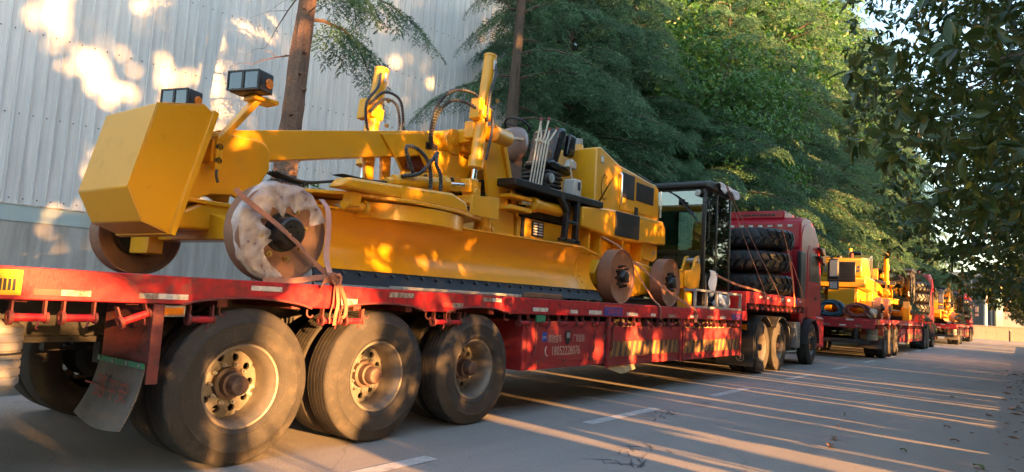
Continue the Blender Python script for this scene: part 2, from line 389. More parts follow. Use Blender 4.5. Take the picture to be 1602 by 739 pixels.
# steer wheel (front axle): convex disc, hub sticks out
g = G(); g.lathe([(.300, .05), (.308, .028), (.296, .02), (.276, .05), (.262, .075), (.25, .09)], (0, 0, 0), (0, 1, 0), n=48)
holed_disc(g, .13, .25, .19, .028, 10, .02, .07)
g.lathe([(.25, .09), (.255, .2), (.26, .29)], (0, 0, 0), (0, 1, 0), n=48)
ME['steer_rim'] = mesh_of(g, 'rim', RIM); weld(ME['steer_rim'])
ME['steer_hub'] = mesh_of(G().lathe([(0, -.055), (.06, -.055), (.07, -.04), (.075, .0), (.13, .005), (.135, .03)], (0, 0, 0), (0, 1, 0), n=28), 'hub', DARK)
g = G()
for k in range(10):
    a = 2*math.pi*(k+.5)/10; x, z = .15*math.cos(a), .15*math.sin(a); g.cyl((x, .03, z), (x, -.03, z), .018, n=6)
ME['steer_nuts'] = mesh_of(g, 'wheel_nuts', DARK)

def road_wheel(parent, loc, flip=False, dual=True, steer=False, spin=0):
    e = sub_empty('wheel', parent, Vector(loc)-base_of(parent), (0, 0, math.pi if flip else 0))
    r_ = (0, spin, 0)
    put('tyre', ME['tyre'], e, rot=r_)
    if steer:
        put('rim', ME['steer_rim'], e, rot=r_); put('hub', ME['steer_hub'], e, rot=r_); put('wheel_nuts', ME['steer_nuts'], e, rot=r_)
    else:
        put('rim', ME['rim'], e, rot=r_); put('hub', ME['hub'], e, rot=r_); put('wheel_nuts', ME['wheel_nuts'], e, rot=r_)
    put('brake_drum', ME['brake_drum'], e)
    if dual: put('inner_tyre', ME['inner_tyre'], e, rot=(0, spin+.3, 0))
    return e

# winch: hanging bracket with a roller
g = G().cyl((-.075, 0, -.10), (.085, 0, -.10), .024, n=14)
ME['roller'] = mesh_of(g, 'roller', RED)
g = G(); g.lathe([(.017, 0), (.042, 0), (.042, .022), (.017, .022)], (-.098, 0, -.10), (1, 0, 0), n=16, closed=True)
g.lathe([(.017, 0), (.034, 0), (.034, .016), (.017, .016)], (.085, 0, -.10), (1, 0, 0), n=14, closed=True)
g.box(-.09, -.079, -.02, .02, -.10, .0); g.box(.074, .085, -.02, .02, -.10, .0)
g.tube(spline([(.045, 0, -.10), (.05, -.02, -.13), (.04, -.02, -.155), (.05, -.01, -.165)], 8), .006, n=6)
ME['winch_bracket'] = mesh_of(g, 'bracket', DRUST)
def winch(parent, x, y, z, flip=False, tilt=0, s=1.0):
    e = sub_empty('winch', parent, Vector((x, y, z))-base_of(parent), (0, tilt, math.pi if flip else 0)); e.scale = (s, 1, 1)
    put('roller', ME['roller'], e); put('bracket', ME['winch_bracket'], e); return e
g = G()
for k in range(7):
    z = -.035*k; pts = []
    for i in range(10):
        a = 2*math.pi*i/10; u, v = .012*math.cos(a), .026*math.sin(a)
        pts.append((u if k % 2 else 0, 0 if k % 2 else u, z+v))
    g.tube(pts, .0055, n=5, closed=True)
g.tube(spline([(0, 0, -.24), (.0, -.01, -.29), (-.02, -.012, -.34), (-.03, -.005, -.38)], 10), .011, n=6)
ME['chain'] = mesh_of(g, 'chain', DRUST)

# ------------------------------------------------------------------ trailer
YN, YF = 4.47, 7.47            # near / far side faces
AX = (2.88, 4.18, 5.50)        # axles
def make_trailer(label, group):
    t = thing('semi_trailer', label, 'trailer', (7.5, 5.97, 0), group)
    X0, X1 = .55, 14.1
    def rail_poly():
        top = 1.32; bot = 1.135; p = [(X0, top), (X0, bot)]
        for a in AX:
            n = 12
            for i in range(n+1):
                u = -1+2*i/n; p.append((a+.52*u, bot+.062*(1-u*u)**.75 if abs(u) < 1 else bot))
        p += [(X1, bot), (X1, top)]; return p
    g = G().prism(rail_poly(), 'y', YN, YN+.09)
    rail = g.out('side_rail', RED, t, bevel=.006)
    g = G()
    for a in AX:                                   # pressed lip round each wheel arch
        g = G()
        pts = [(a+.52*u, YN-.004, 1.131+.062*max(0, 1-u*u)**.75) for u in [-1+2*i/14 for i in range(15)]]
        g.tube(pts, .009, n=6); g.out('arch_lip', DRUST, rail)
    G().prism(rail_poly(), 'y', YF-.09, YF).out('side_rail', RED, t, bevel=.006)
    g = G()
    k = 0; y = YN+.095
    while y < YF-.11:
        g2 = G().box(X0, X1-.01, y, min(y+.262, YF-.095), 1.245, 1.314+.002*(k % 3)); g2.out('deck_plank', DRUST, t, bevel=.004); y += .268; k += 1
    for y in (5.42, 6.42):
        g = G().box(X0, 14.3, y-.09, y+.09, 1.2, 1.24); g.box(X0, 14.3, y-.012, y+.012, .86, 1.2); g.box(X0, 14.3, y-.09, y+.09, .82, .86)
        g.out('chassis_beam', DARK, t)
    x = X0+.3
    while x < 13.9: G().box(x-.04, x+.04, YN+.1, YF-.1, 1.12, 1.24).out('cross_member', DRUST, t); x += .62
    G().box(X0-.06, X0, YN, YF, 1.0, 1.32).out('rear_beam', RED, t, bevel=.006)
    G().box(X0-.1, X0-.02, YN+.15, YF-.15, .5, .64).out('bumper_bar', DARK, t, bevel=.006)
    for y in (5.0, 6.9): G().box(X0-.05, X0+.04, y-.05, y+.05, .6, 1.05).out('bumper_bracket', DARK, t)
    for k in range(6):
        y0 = YN+.12+k*.48; G().box(X0-.064, X0-.061, y0, y0+.24, 1.24, 1.29).out('reflective_tape', WHITE if k % 2 else REDTAPE, t)
        G().box(X0-.064, X0-.061, y0+.24, y0+.44, 1.05, 1.1).out('reflective_tape', WHITE if k % 2 else TAPER, t)
    for i, a in enumerate(AX):
        G().cyl((a, 5.05, TR), (a, 6.9, TR), .07, n=14).out('axle', DARK, t)
        road_wheel(t, (a, YN+.012, TR), spin=.31+i*.9)
        road_wheel(t, (a, YF-.012, TR), flip=True, spin=.5+i)
    for a in AX:
        for y in (5.42, 6.42):
            g = G()
            for k in range(5): g.box(a-.5+.05*k, a+.5-.05*k, y-.045, y+.045, .66+.022*k, .68+.022*k)
            g.box(a-.62, a-.5, y-.05, y+.05, .66, .86); g.out('leaf_spring', DARK, t)
    # mud flap behind the rear axle
    G().prism([(4.49, 1.13), (5.15, 1.13), (5.15, .70), (4.49, .68)], 'x', 2.185, 2.2).out('mudguard_plate', DRUST, t, bevel=.003)
    G().box(2.18, 2.25, 4.468, 4.488, .62, 1.13).out('mudguard_stay', DRUST, t)
    vs_ = []; fs = []; nz_, ny_ = 10, 8
    for i in range(nz_+1):
        u = i/nz_
        for j in range(ny_+1):
            v = j/ny_; vs_.append((2.172-.10*u*u-.03*u*math.sin(v*3+.5), 4.50+.64*v+.10*u*v, .735-.40*u-.02*math.sin(v*4)*u))
    k0 = len(vs_)
    vs_ += [(x+.009, y, z) for x, y, z in vs_]
    for i in range(nz_):
        for j in range(ny_):
            a = i*(ny_+1)+j; b = a+ny_+1; fs += [(a, a+1, b+1, b), (k0+b, k0+b+1, k0+a+1, k0+a)]
    edge = [j for j in range(ny_+1)]+[i*(ny_+1)+ny_ for i in range(1, nz_+1)]+[nz_*(ny_+1)+j for j in range(ny_-1, -1, -1)]+[i*(ny_+1) for i in range(nz_-1, 0, -1)]
    fs += [(edge[i], edge[(i+1) % len(edge)], k0+edge[(i+1) % len(edge)], k0+edge[i]) for i in range(len(edge))]
    fl = G().add(vs_, fs).out('mudflap', FLAP, t)
    g = G().box(2.158, 2.172, 4.495, 5.145, .715, .75); g.out('clamp_strip', GREENP, t)
    g = G()
    for y in (4.53, 4.7, 4.9, 5.1): g.cyl((2.158, y, .733), (2.15, y, .733), .013, n=8)
    g.out('bolt', STEEL, t)
    text_mesh('一路', .17, 'handwriting', INK, fl, (2.105, 5.03, .50), (0, -1, 0), (.16, 0, 1))
    text_mesh('平安', .15, 'handwriting', INK, fl, (2.105, 4.70, .50), (0, -1, 0), (.16, 0, 1))
    for j, (xx, tl) in enumerate(((1.25, 0), (1.50, 0), (1.76, 0), (2.05, .35))): winch(t, xx, YN+.04, 1.135, tilt=-tl)
    # side lamp next to the flap and the grey ribbed water barrel
    g = G().box(2.22, 2.40, YN+.015, YN+.06, 1.05, 1.125); lo = g.out('side_lamp', GALV, t, bevel=.008)
    G().box(2.235, 2.385, YN+.008, YN+.02, 1.063, 1.112).out('lens', AMBER, lo, bevel=.006)
    prof = []
    for i in range(7): z = .65+i*.048; prof += [(.165, z), (.172, z+.006), (.172, z+.036), (.165, z+.042)]
    br = G().lathe([(.0, .62), (.14, .62)]+prof+[(.14, 1.0), (.05, 1.02), (.05, 1.05), (0, 1.05)], (1.37, 4.68, 0), (0, 0, 1), n=36).out('water_barrel', GREYP, t)
    G().tube([(1.37+.18*math.cos(a), 4.68+.18*math.sin(a), .83) for a in [2*math.pi*i/20 for i in range(20)]], .007, n=6, closed=True).out('hoop', DARK, br)
    # winches between and in front of the wheels
    for xx in (3.62, 3.86, 4.93, 5.14, 2.52): winch(t, xx, YN+.04, 1.135)
    for k in range(19): winch(t, 6.33+k*.405, YN+.035, 1.135)
    for xx in (2.66, 3.40, 3.98, 4.75, 5.32, 5.98):
        G().tube(spline([(xx, YN+.05, 1.14), (xx, YN+.05, 1.08), (xx+.02, YN+.03, 1.06), (xx+.035, YN+.02, 1.08)], 10), .008, n=6).out('hook', DRUST, t)
    # red tool box with writing
    y = YN+.03
    bx = G().box(6.32, 8.22, y, y+.55, .50, 1.06).out('tool_box', REDD, t, bevel=.006)
    G().box(6.40, 8.10, y-.008, y, .575, .985).out('box_door', REDD, bx, bevel=.003)
    for xx in (6.62, 7.22, 7.84):
        G().box(xx-.05, xx+.05, y-.02, y-.008, .57, .60).out('hinge', DRUST, bx)
    G().box(7.72, 7.74, y-.02, y-.008, .60, .70).out('latch', DRUST, bx); G().box(7.72, 7.86, y-.02, y-.008, .59, .60).out('latch', DRUST, bx)
    yt = y-.0095
    text_mesh('18052228076', .155, 'phone_number', LETTER, bx, (7.24, yt, .655), (1, 0, 0), (0, 0, 1), squeeze=.78)
    text_mesh('顺驰挂车', .105, 'lettering', LETTER, bx, (6.98, yt, .815), (1, 0, 0), (0, 0, 1), squeeze=.72)
    text_mesh('厂家直销', .105, 'lettering', LETTER, bx, (7.53, yt, .815), (1, 0, 0), (0, 0, 1), squeeze=.68)
    g = G().tube(spline([(6.80, yt, .76), (6.775, yt, .72), (6.79, yt, .67), (6.83, yt, .65)], 10), .009, n=5); g.out('phone_symbol', LETTER, bx)
    G().prism([(7.20, .94), (7.32, .94), (7.32, .84), (7.29, .79), (7.26, .775), (7.23, .79), (7.20, .84)], 'y', y-.022, y-.008).out('shield_emblem', DARK, bx, bevel=.004)
    G().prism([(7.225, .925), (7.295, .925), (7.295, .86), (7.225, .86)], 'y', y-.026, y-.0222).out('emblem_inlay', GALV, bx)
    bs = G().box(6.70, 6.80, y-.010, y-.0085, .82, .93).out('blue_label', BLUE, bx)
    text_mesh('DMAI', .045, 'label_text', WHITE, bx, (6.75, y-.0105, .855), (1, 0, 0), (0, 0, 1), squeeze=.75)
    for xx in (6.56, 7.92, 8.42, 10.78, 10.95, 13.7):
        put('chain', ME['chain'], t, Vector((xx, YN+.02, 1.05))-BASE[t])
    # open side crates with a hazard band, canvas inside
    for (xa, xb, zb, zt) in ((8.29, 10.80, .46, 1.0), (10.87, 13.80, .45, .98)):
        cr = G().box(xa, xb, y, y+.03, zb, zt).out('crate_side', REDD, t, bevel=.006)
        G().box(xa+.02, xb-.02, y+.03, y+.6, zb, zb+.03).out('crate_floor', DARK, cr)
        for xx in (xa, xb-.05): G().box(xx, xx+.05, y-.02, y+.001, zb-.02, 1.13).out('crate_post', REDD, cr)
        G().box(xa+.06, xb-.06, y-.014, y-.001, zt-.20, zt-.185).out('crate_rib', REDD, cr)
        G().box(xa+.06, xb-.06, y-.014, y-.001, zt-.43, zt-.415).out('crate_rib', REDD, cr)
        n = 14; w = (xb-xa-.16)/n
        for k in range(n):
            x0 = xa+.08+k*w; za, zz = zt-.41, zt-.205
            G().prism([(x0+.004, za), (x0+w*.5, za), (x0+w*.5+.05, zz), (x0+.054, zz)], 'y', y-.006, y-.0015).out('hazard_stripe', HAZY, cr)
            G().prism([(x0+w*.5+.004, za), (x0+w-.004, za), (x0+w+.046 if k < n-1 else x0+w, zz), (x0+w*.5+.054, zz)], 'y', y-.006, y-.0015).out('hazard_stripe', HAZB, cr)
    rnd = random.Random(5)
    for (xa, xb) in ((8.5, 9.9), (9.4, 10.7), (10.9, 12.2), (12.0, 13.6)):
        vs_ = []; fs = []; nx, na = 16, 9
        for i in range(nx+1):
            u = i/nx; r_ = .10+.05*math.sin(u*math.pi)+rnd.uniform(-.015, .015)
            for j in range(na):
                a = 2*math.pi*j/na; rr = r_*(1+.25*math.sin(3*a+u*9)); vs_.append((xa+(xb-xa)*u, YN+.25+rr*math.cos(a)*1.1, .99+rr*math.sin(a)*.6))
        for i in range(nx):
            for j in range(na): fs.append((i*na+j, i*na+(j+1) % na, (i+1)*na+(j+1) % na, (i+1)*na+j))
        G().add(vs_, fs).out('canvas_roll', TARP, t, ang=80)
    G().add([(8.3, y+.1, .52), (9.2, y+.05, .50), (9.15, y-.02, .40), (8.75, y, .34), (8.4, y+.02, .42)], [(0, 1, 2, 3, 4)]).out('canvas_corner', TARP, t)
    # reflective tapes, stickers on the rail
    ys = YN-.0025
    def stk(x0, x1, z0, z1, mat, name='reflective_tape'):
        return G().box(x0, x1, ys, YN-.0005, z0, z1).out(name, mat, t)
    stk(1.16, 1.44, 1.16, 1.30, YSTK, 'warning_label')
    for k in range(4): G().box(1.33+.022*k, 1.345+.022*k, ys-.001, ys, 1.185, 1.25).out('print_mark', BLKP, t)
    for x0, x1, z0, z1, mt in ((1.50, 1.64, 1.165, 1.20, REDTAPE), (1.64, 1.80, 1.165, 1.20, TAPER), (2.08, 2.20, 1.165, 1.20, TAPER), (2.20, 2.40, 1.165, 1.20, WHITE),
                               (2.86, 3.12, 1.25, 1.285, WHITE), (3.68, 3.86, 1.165, 1.22, TAPER), (4.22, 4.52, 1.25, 1.295, TAPER), (4.92, 5.06, 1.18, 1.225, REDTAPE),
                               (5.06, 5.22, 1.18, 1.225, TAPER), (5.54, 5.70, 1.255, 1.295, TAPER), (5.70, 5.85, 1.255, 1.295, WHITE), (6.45, 6.76, 1.17, 1.215, WHITE), (7.13, 7.24, 1.165, 1.205, REDTAPE), (7.26, 7.44, 1.16, 1.205, WHITE),
                               (7.72, 8.06, 1.155, 1.21, WHITE), (8.78, 9.12, 1.155, 1.20, WHITE), (9.44, 9.56, 1.155, 1.20, REDTAPE), (9.57, 9.74, 1.155, 1.20, WHITE), (10.2, 10.5, 1.155, 1.20, TAPER),
                               (11.1, 11.45, 1.155, 1.20, WHITE), (11.9, 12.2, 1.155, 1.20, TAPER), (12.55, 12.85, 1.155, 1.20, WHITE)):
        stk(x0, x1, z0, z1, mt)
    for x0, x1 in ((8.12, 8.64), (13.2, 13.75)):
        b_ = stk(x0, x1, 1.15, 1.295, BLUE, 'blue_label')
        G().box(x0, x1, ys-.001, ys, 1.262, 1.295).out('label_header', REDTAPE, b_)
        text_mesh('厂家集中销售', .085, 'label_text', REDTAPE, b_, ((x0+x1)/2, ys-.0015, 1.175), (1, 0, 0), (0, 0, 1), squeeze=.9)
    G().box(6.55, 6.73, YN+.005, YN+.03, 1.045, 1.13).out('side_lamp', GREENP, t, bevel=.006)
    # gooseneck
    GX1 = 18.95
    G().prism([(X1-.02, 1.335), (X1-.02, 1.725), (X1+.02, 1.725), (X1+.02, 1.135), (X1, 1.135)], 'y', YN+.02, YF-.02).out('step_panel', RED, t, bevel=.004)
    gr = G().prism([(X1+.02, 1.49), (X1+.02, 1.73), (GX1, 1.73), (GX1, 1.52)], 'y', YN, YN+.09).out('gooseneck_rail', RED, t, bevel=.006)
    G().prism([(X1+.02, 1.49), (X1+.02, 1.73), (GX1, 1.73), (GX1, 1.52)], 'y', YF-.09, YF).out('gooseneck_rail', RED, t, bevel=.006)
    G().box(X1+.02, GX1, YN+.09, YF-.09, 1.66, 1.722).out('gooseneck_deck', DRUST, t)
    g = G()
    for yy in (5.42, 6.42): g.box(X1, GX1-.1, yy-.09, yy+.09, 1.42, 1.66)
    g.box(X1+.02, X1+.3, YN+.1, YF-.1, 1.14, 1.6); g.out('gooseneck_beam', DARK, t)
    for k in range(12): winch(t, X1+.3+k*.385, YN+.035, 1.50)
    for k in range(8):
        x0 = X1+.25+k*.55; G().box(x0, x0+.2, ys, YN-.0005, 1.62, 1.67).out('reflective_tape', WHITE if k % 3 else REDTAPE, t)
    G().box(17.6, 18.0, ys, YN-.0005, 1.57, 1.70).out('blue_label', BLUE, t)
    return t

# ------------------------------------------------------------------ tractor
def make_truck(label, group):
    t = thing('tractor_truck', label, 'truck', (18.0, 5.97, 0), group)
    ya, yb = 4.66, 7.28
    for x in (15.3, 16.65):
        road_wheel(t, (x, YN+.03, TR), spin=x); road_wheel(t, (x, YF-.03, TR), flip=True)
        G().cyl((x, 5, TR), (x, 6.9, TR), .1, n=14).out('axle', DARK, t)
    road_wheel(t, (19.85, YN+.06, TR), dual=False, steer=True, spin=.4); road_wheel(t, (19.85, YF-.06, TR), flip=True, dual=False, steer=True)
    G().cyl((19.85, 4.8, TR-.05), (19.85, 7.1, TR-.05), .06, n=12).out('axle', DARK, t)
    g = G()
    for y in (5.55, 6.38): g.box(14.5, 21.0, y-.05, y+.05, .78, 1.06)
    for x in (14.6, 15.95, 17.4, 18.7): g.box(x-.06, x+.06, 5.55, 6.38, .8, 1.02)
    g.box(15.5, 16.5, 5.4, 6.5, 1.06, 1.16); g.out('chassis_frame', DARK, t)
    g = G(); g.cyl((16.0, 5.97, 1.16), (16.0, 5.97, 1.38), .5, n=24); g.out('fifth_wheel', DARK, t)
    # rear mudguards (three-quarter arches) with dusty sunlit backs
    for s, (y0, y1) in enumerate(((YN-.01, YN+.62), (YF-.62, YF+.01))):
        for x in (15.3, 16.65):
            pts = []; n = 14; a0, a1 = (R(-12), R(140)) if x > 16 else (R(40), R(192))
            for i in range(n+1):
                a = a0+(a1-a0)*i/n; pts.append((x+.68*math.cos(a), TR+.03+.66*math.sin(a)))
            inn = [(x+.65*math.cos(a0+(a1-a0)*i/n), TR+.03+.63*math.sin(a0+(a1-a0)*i/n)) for i in range(n, -1, -1)]
            G().prism(pts+inn, 'y', y0, y1).out('mudguard', DARK, t, ang=50)
    # rear mudflaps with round emblem
    for y0, y1 in ((YN-.01, 5.25), (6.7, YF+.01)):
        mf = G().box(14.54, 14.556, y0, y1, .18, 1.12).out('mudflap', BLKP, t, bevel=.003)
        if y0 < 5:
            ec = (14.536, (y0+y1)/2-.12, .36)
            G().lathe([(.075, 0), (.085, 0), (.085, .004), (.075, .004)], ec, (-1, 0, 0), n=28, closed=True).out('emblem_ring', GALV, mf)
            G().ribbon(spline([Vector(ec)+Vector((-.002, -.03, .045)), Vector(ec)+Vector((-.002, .03, .025)), Vector(ec)+Vector((-.002, -.03, -.01)), Vector(ec)+Vector((-.002, .03, -.045))], 14), .014, (0, .4, 1), .002).out('emblem', GALV, mf)
    lb = G().box(14.45, 14.53, 4.55, 5.15, .92, 1.07).out('tail_lamp', BLKP, t, bevel=.008)
    G().box(14.442, 14.45, 4.58, 4.72, .94, 1.05).out('lens', AMBER, lb); G().box(14.442, 14.45, 4.74, 4.98, .94, 1.05).out('lens', REDTAPE, lb)
    # side equipment: air tanks, exhaust and battery box
    g = G(); g.cyl((17.5, 4.95, .72), (18.25, 4.95, .72), .26, n=24); g.out('fuel_tank', DARK, t, bevel=.01)
    for k in range(5):
        x = 17.55+k*.15; G().tube([(x, 4.70, .45), (x, 4.66, .6), (x, 4.66, .95), (x, 4.75, 1.08), (x, 5.0, 1.12)], .022, n=8).out('brake_pipe', GALV if k % 2 else DARK, t)
    bx = G().box(18.45, 19.0, 4.63, 5.2, .46, 1.12).out('exhaust_box', GALV, t, bevel=.02)
    for k in range(7): G().box(18.5, 18.95, 4.622, 4.632, .52+k*.085, .56+k*.085).out('louvre', STEEL, bx)
    G().tube([(18.4, 4.58, .40), (18.4, 4.58, .95), (18.4, 4.7, 1.0)], .018, n=8).out('handrail', STEEL, t); G().tube([(17.45, 4.58, .40), (18.4, 4.58, .40)], .018, n=8).out('handrail', STEEL, t)
    # cab: side profile extruded across, roof rounded
    prof = [(19.08, 1.12), (19.08, 3.42), (19.30, 3.72), (19.75, 3.84), (20.55, 3.80), (21.05, 3.42), (21.30, 2.7), (21.42, 2.0), (21.42, .62), (20.55, .62), (20.50, .9), (20.30, 1.16), (19.9, 1.26), (19.45, 1.18), (19.3, 1.02)]
    cab = G().prism(prof, 'y', ya, yb).out('cab_body', REDC, t, bevel=.05, seg=3)
    hd = G().prism([(19.05, 3.05), (19.05, 3.78), (19.25, 3.93), (20.1, 3.98), (20.75, 3.75), (20.9, 3.5), (20.5, 3.35)], 'y', ya+.02, yb-.02).out('roof_fairing', REDC, t, bevel=.06, seg=3)
    aw = G().prism([(19.2, 3.9), (19.2, 4.13), (20.2, 4.13), (20.35, 3.9)], 'y', 5.15, 6.75).out('roof_box', REDC, t, bevel=.04, seg=3)
    for k in range(9):
        y = 5.4+k*.11; G().box(19.19, 19.198, y, y+.07, 3.98, 4.04).out('grille_slot', DARK, aw)
    for k in range(9):
        y = 4.9+k*.26; G().box(19.040, 19.048, y, y+.12, 3.66, 3.72).out('reflective_tape', WHITE, hd)
    for y in (4.95, 5.4, 5.9, 6.4, 6.9): G().box(19.03, 19.08, y-.06, y+.06, 1.4, 3.0).out('rear_rib', REDC, t, bevel=.02)
    G().box(18.98, 19.5, ya-.02, ya+.08, 1.5, 3.0).out('side_deflector', BLKP, t, bevel=.03)
    G().prism([(19.72, 1.25), (19.72, 3.05), (19.95, 3.25), (20.95, 3.2), (21.2, 2.2), (21.2, 1.3), (20.5, 1.25)], 'y', ya-.012, ya).out('door', REDC, t, bevel=.008)
    G().prism([(19.95, 2.25), (19.95, 3.02), (20.85, 3.05), (21.05, 2.25)], 'y', ya-.02, ya-.0125).out('side_window', BLK, t)
    G().prism([(19.95+.6, 1.75), (20.75, 1.75), (20.75, 1.83), (20.55, 1.83)], 'y', ya-.03, ya-.0125).out('door_handle', BLKP, t)
    for dz in (3.25, 3.0): G().prism([(20.6, dz), (21.25, dz+.02), (21.45, dz-.2), (21.35, dz-.24), (20.9, dz-.08)], 'y', ya-.12, ya-.02).out('sun_visor', BLKP, t, bevel=.02)
    g = G().tube(spline([(21.1, ya-.02, 3.0), (21.35, ya-.18, 3.05), (21.42, ya-.3, 3.0)], 12), .022, n=8); g.tube(spline([(21.2, ya-.02, 2.1), (21.4, ya-.2, 2.12), (21.45, ya-.3, 2.2)], 12), .022, n=8)
    g.out('mirror_arm', BLKP, t)
    mr = G().box(21.36, 21.50, ya-.46, ya-.2, 2.42, 3.0).out('mirror', BLKP, t, bevel=.04); G().box(21.352, 21.362, ya-.43, ya-.23, 2.48, 2.95).out('mirror_glass', PAPER, mr)
    m2 = G().box(21.36, 21.50, ya-.46, ya-.2, 2.1, 2.36).out('mirror', BLKP, t, bevel=.04); G().box(21.352, 21.362, ya-.43, ya-.23, 2.13, 2.33).out('mirror_glass', PAPER, m2)
    G().prism([(20.40, .5), (20.40, 1.1), (20.62, 1.3), (21.5, 1.25), (21.5, .42)], 'y', ya-.06, ya+.25).out('step_panel', REDC, t, bevel=.03)
    G().box(21.35, 21.52, ya-.03, yb+.03, .4, .95).out('front_bumper', REDC, t, bevel=.04)
    G().box(21.2, 21.44, ya+.15, yb-.15, 2.1, 3.2).out('windscreen', BLK, t, bevel=.04)
    for y in (5.0, 6.9): G().cyl((19.9, y, 3.95), (19.9, y, 4.03), .06, .04, n=14).out('roof_lamp', GREYP, t)
    g = G(); n = 12; pts = [(19.85+.66*math.cos(math.pi*i/n), TR+.66*math.sin(math.pi*i/n)) for i in range(n+1)]; inn = [(19.85+.63*math.cos(math.pi*i/n), TR+.63*math.sin(math.pi*i/n)) for i in range(n, -1, -1)]
    G().prism(pts+inn, 'y', YN+.02, YN+.5).out('wheel_arch', BLKP, t, ang=50)
    G().box(18.9, 19.06, 4.9, 7.0, 1.15, 1.9).out('air_hose_board', BLKP, t)
    return t
# ------------------------------------------------------------------ motor grader (on shipping wheels, cab taken off)
DZ = 1.322
WR = .40
g = G(); g.lathe([(.0, .028), (.372, .028), (.385, .02), (.392, .0), (WR, .0), (WR, .20), (.385, .20), (.385, .05), (.0, .05)], (0, 0, 0), (0, 1, 0), n=64)
ME['drum'] = mesh_of(g, 'drum', WHEEL)
g = G(); g.lathe([(0, -.13), (.100, -.13), (.116, -.118), (.121, -.10), (.124, .0), (.155, .0), (.16, .03)], (0, 0, 0), (0, 1, 0), n=36)
g.cyl((0, .05, 0), (0, .17, 0), .21, n=28)
for k in range(6): a = k*math.pi/3; g.cyl((.045*math.cos(a), -.13, .045*math.sin(a)), (.045*math.cos(a), -.145, .045*math.sin(a)), .014, n=6)
ME['front_hub'] = mesh_of(g, 'hub', BLK)
g = G()
for k in range(8):
    a = 2*math.pi*(k+.3)/8; x, z = .212*math.cos(a), .212*math.sin(a)
    g.cyl((x, .03, z), (x, .005, z), .026, n=6); g.cyl((x, .005, z), (x, -.018, z), .013, n=8)
ME['front_nuts'] = mesh_of(g, 'wheel_nuts', ZINC)
g = G(); g.lathe([(0, -.085), (.05, -.085), (.078, -.075), (.092, -.05), (.097, .0), (.12, .005), (.12, .03)], (0, 0, 0), (0, 1, 0), n=32)
ME['rear_hub'] = mesh_of(g, 'hub', BLK)
g = G()
for k in range(10):
    a = 2*math.pi*(k+.3)/10; x, z = .155*math.cos(a), .155*math.sin(a)
    g.cyl((x, .03, z), (x, .0, z), .024, n=6); g.cyl((x, .0, z), (x, -.04, z), .014, n=8)
ME['rear_nuts'] = mesh_of(g, 'wheel_nuts', BLK)
def steel_wheel(t, loc, flip=False, front=False, lean=0):
    e = sub_empty('steel_wheel', t, Vector(loc)-base_of(t), (lean, 0, math.pi if flip else 0))
    put('drum', ME['drum'], e); put('hub', ME['front_hub' if front else 'rear_hub'], e); put('wheel_nuts', ME['front_nuts' if front else 'rear_nuts'], e)
    return e
def hose(parent, pts, r=.017, rings=True):
    P_ = spline(pts, 30); h = G().tube(P_, r, n=8).out('hose', HOSE, parent, ang=80)
    if rings:                               # spiral guard round the hose
        g = G(); u = None
        sp = []
        L = 0; turns = 0
        for i in range(len(P_)-1):
            a, b = P_[i], P_[i+1]; t = (b-a); ln = t.length; t.normalize()
            if u is None: u, v, _ = frame(t)
            else: u = (u-t*u.dot(t)).normalized(); v = t.cross(u)
            st = max(2, int(ln/.007))
            for k in range(st):
                L += ln/st; ph = L/.034*2*math.pi; sp.append(a+t*(ln*k/st)+(u*math.cos(ph)+v*math.sin(ph))*r*1.08)
        g.tube(sp, r*.28, n=4); g.out('hose_guard', HOSE2, h, ang=80)
    return h
def lift_cylinder(t, top, bot, rod_end, r=.075):
    top, bot, rod_end = Vector(top), Vector(bot), Vector(rod_end); a = (top-bot).normalized()
    c = G().cyl(bot, top, r, n=28).out('lift_cylinder', YEL, t, bevel=.008)
    g = G().cyl(bot-a*.02, bot+a*.13, r*1.22, n=28); g.cyl(top-a*.03, top+a*.005, r*1.06, n=28); g.out('gland', YEL, c, bevel=.006)
    G().cyl(bot-a*.02, rod_end, r*.42, n=18).out('rod', CHROME, c)
    e = G().cyl(rod_end-a*.06, rod_end+a*.06, r*.7, n=18); e.cyl(rod_end+Vector((0, -.1, -.03)), rod_end+Vector((0, .1, -.03)), r*.75, n=18); e.box(rod_end.x-.12, rod_end.x+.12, rod_end.y-.13, rod_end.y+.13, rod_end.z-.17, rod_end.z-.07)
    e.out('rod_eye', YEL, c, bevel=.01)
    return c, a
